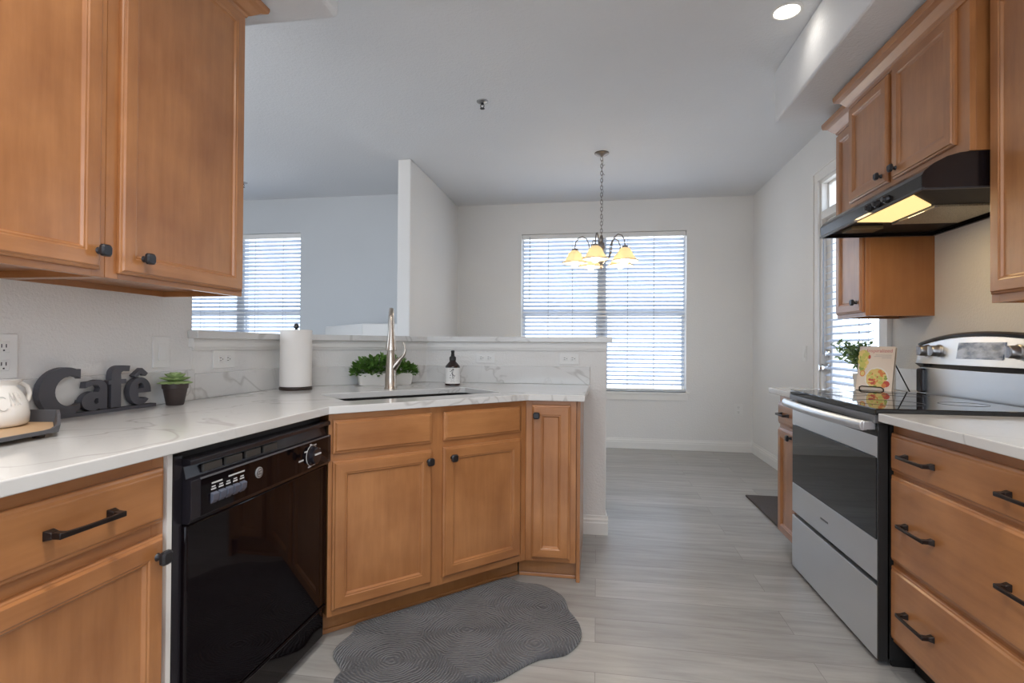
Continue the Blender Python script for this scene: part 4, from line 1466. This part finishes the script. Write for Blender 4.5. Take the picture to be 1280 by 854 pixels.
# local: -y faces the viewer
lean = R_(15)
b = MB()
b.tube([(-.066, -.030, .004), (-.066, -.002, .004), (-.066, .006, .016), (-.066, .062, .210)], .003, 8)
b.tube([(.066, -.030, .004), (.066, -.002, .004), (.066, .006, .016), (.066, .062, .210)], .003, 8)
b.tube([(-.066, .062, .210), (.066, .062, .210)], .003, 8)
b.tube([(-.066, .0, .005), (.066, .0, .005)], .003, 8)
b.build('frame', BLACK_M, root, 0, 50)
b = MB()
b.tube([(-.056, -.030, .004), (-.062, -.033, .012), (-.062, -.033, .026), (-.052, -.033, .032), (.038, -.033, .030), (.049, -.033, .022), (.049, -.031, .006)], .0032, 8)
b.tube([(-.066, -.030, .004), (.066, -.030, .004)], .003, 8)
b.build('front_lip', BLACK_M, root, 0, 50)
for pp in ([(.058, .055, .185), (.105, .165, .004)], [(-.058, .055, .185), (-.085, .165, .004)]):
    b = MB(); b.tube(pp, .0032, 8)
    b.build('rear_leg', BLACK_M, root, 0, 50)

book = thing('cookbook', 'pale pink cookbook with a food bowl on the cover, standing beyond the range', 'book', (BX, BY, .914), -al)
bh, bw, bt = .240, .165, .024
M = Matrix.Translation((0, -.026, .012)) @ Matrix.Rotation(-lean, 4, 'X')
def bk(mb, mats, name, par, **kw):
    bmesh.ops.transform(mb.bm, matrix=M, verts=mb.bm.verts[:])
    return mb.build(name, mats, par, **kw)
COVER = plain('cover_pink', (.80, .70, .62), .4)
PAGES = plain('page_block', (.50, .45, .38), .8)
b = MB(); b.box(-bw / 2 + .003, bw / 2 - .002, .002, bt - .002, .002, bh - .003)
bk(b, PAGES, 'pages', book)
b = MB(); b.box(-bw / 2, bw / 2, 0, .002, 0, bh); b.box(-bw / 2, bw / 2, bt - .002, bt, 0, bh); b.box(-bw / 2 - .001, -bw / 2 + .002, 0, bt, 0, bh)
cover = bk(b, COVER, 'cover', book)
# printed picture areas: flat print on the cover
def disc(mb, cx, cz, r, y, mat, squash=1., n=24, wob=0., seed=0):
    rq = random.Random(seed)
    vs = [mb.bm.verts.new((cx + r * (1 + wob * rq.uniform(-1, 1)) * math.cos(2 * math.pi * k / n), y, cz + squash * r * (1 + wob * rq.uniform(-1, 1)) * math.sin(2 * math.pi * k / n))) for k in range(n)]
    f = mb.bm.faces.new(vs); f.material_index = mat
P_OR = plain('print_orange', (.72, .25, .08), .4)
P_YG = plain('print_yellow_green', (.60, .58, .16), .4)
P_RD = plain('print_red', (.58, .10, .07), .4)
P_YL = plain('print_yellow', (.80, .62, .24), .4)
P_GR = plain('print_green', (.30, .40, .10), .4)
P_WH = plain('print_white', (.85, .82, .78), .4)
b = MB(); rq = random.Random(11)
disc(b, .012, .072, .070, -.0004, 5, .92)
disc(b, .012, .072, .062, -.0008, 3, .92, wob=.06)
for k in range(46):
    a, q = rq.uniform(0, 6.28), .056 * rq.uniform(0, 1) ** .5
    disc(b, .012 + q * math.cos(a), .072 + .9 * q * math.sin(a), rq.uniform(.006, .013), -.0010 - k * .00001, rq.choice((0, 0, 2, 1, 3, 4)), rq.uniform(.5, 1), 9, .15, k)
disc(b, .073, .040, .020, -.0018, 2, .9, wob=.1); disc(b, .060, .030, .014, -.0019, 0, .9, wob=.1)
disc(b, -.075, .098, .017, -.0012, 0, 1.1); disc(b, -.075, .098, .012, -.0014, 3, 1.1)
for k in range(26):
    disc(b, -.082 + rq.uniform(-.018, .030), .170 + rq.uniform(-.050, .062), rq.uniform(.010, .020), -.0010 - k * .00001, rq.choice((1, 1, 3, 1, 4)), 1, 10, .15, k + 90)
disc(b, -.042, .198, .008, -.0016, 2, 1.5)
for v in b.bm.verts:
    v.co.x *= .77; v.co.z *= .915
bk(b, [P_OR, P_YG, P_RD, P_YL, P_GR, P_WH], 'cover_picture', cover, fix=False)
def text_mesh(s, size, mat, name, par, mtx, extrude=.0003):
    cu = bpy.data.curves.new('t', 'FONT'); cu.body = s; cu.size = size; cu.extrude = extrude; cu.align_x = 'CENTER'; cu.align_y = 'CENTER'
    ob = bpy.data.objects.new('t', cu); COL.objects.link(ob)
    dg = bpy.context.evaluated_depsgraph_get(); dg.update()
    me = bpy.data.meshes.new_from_object(ob.evaluated_get(dg))
    bpy.data.objects.remove(ob); bpy.data.curves.remove(cu)
    me.transform(mtx); me.materials.clear(); me.materials.append(mat)
    o = bpy.data.objects.new(name, me); COL.objects.link(o); o.parent = par
    return o
STAND = Matrix.Rotation(R_(90), 4, 'X')
text_mesh('Inspiralized', .0265, plain('title_red', (.62, .22, .22), .4), 'title_lettering', cover, M @ Matrix.Translation((.012, -.0012, .216)) @ STAND)
b = MB()
for k, (x0, x1) in enumerate(((-.005, .068), (-.012, .068), (.025, .068))):
    b.box(x0, x1, -.0008, 0, .192 - k * .008, .194 - k * .008)
bk(b, plain('print_grey', (.45, .43, .42), .5), 'cover_lines', cover)

# plant behind the cookbook
root = thing('potted_plant', 'airy green plant in a white pot behind the cookbook', 'plant', (1.462, 3.225, .914), 0)
b = MB(); b.lathe([(.034, 0), (.036, .003), (.045, .085), (.047, .092), (.042, .092), (.040, .080), (0, .078)], (0, 0, 0), 28)
b.build('pot', CERAMIC, root, 0, 40)
b = MB(); rs = random.Random(21); tips = []
for k in range(46):
    a = rs.uniform(0, 6.28); q = rs.uniform(.02, .115); h = rs.uniform(.11, .20) - .35 * max(0, q - .07)
    sx = -.7 if rs.random() < .7 else .1
    pts = [(.01 * math.cos(a), .01 * math.sin(a), .078), (.4 * q * math.cos(a), .3 * q * math.sin(a), .078 + .6 * h), (q * math.cos(a) + sx * .08, .55 * q * math.sin(a), .078 + h)]
    b.tube(pts, .0012, 4); tips.append(pts)
b.build('stems', LEAF, root)
def hull2(r):
    p = r.choice(tips); t = r.uniform(.25, 1.0)
    a, c, d = (Vector(q) for q in p)
    pos = a.lerp(c, t * 2) if t < .5 else c.lerp(d, t * 2 - 1)
    return pos, Vector((r.uniform(-1, 1), r.uniform(-1, 1), r.uniform(-.4, 1))).normalized()
b = MB(); leafy(b, 1200, hull2, .022, .0072, rs)
b.build('foliage', LEAF_P, root, 0, 80, fix=False)
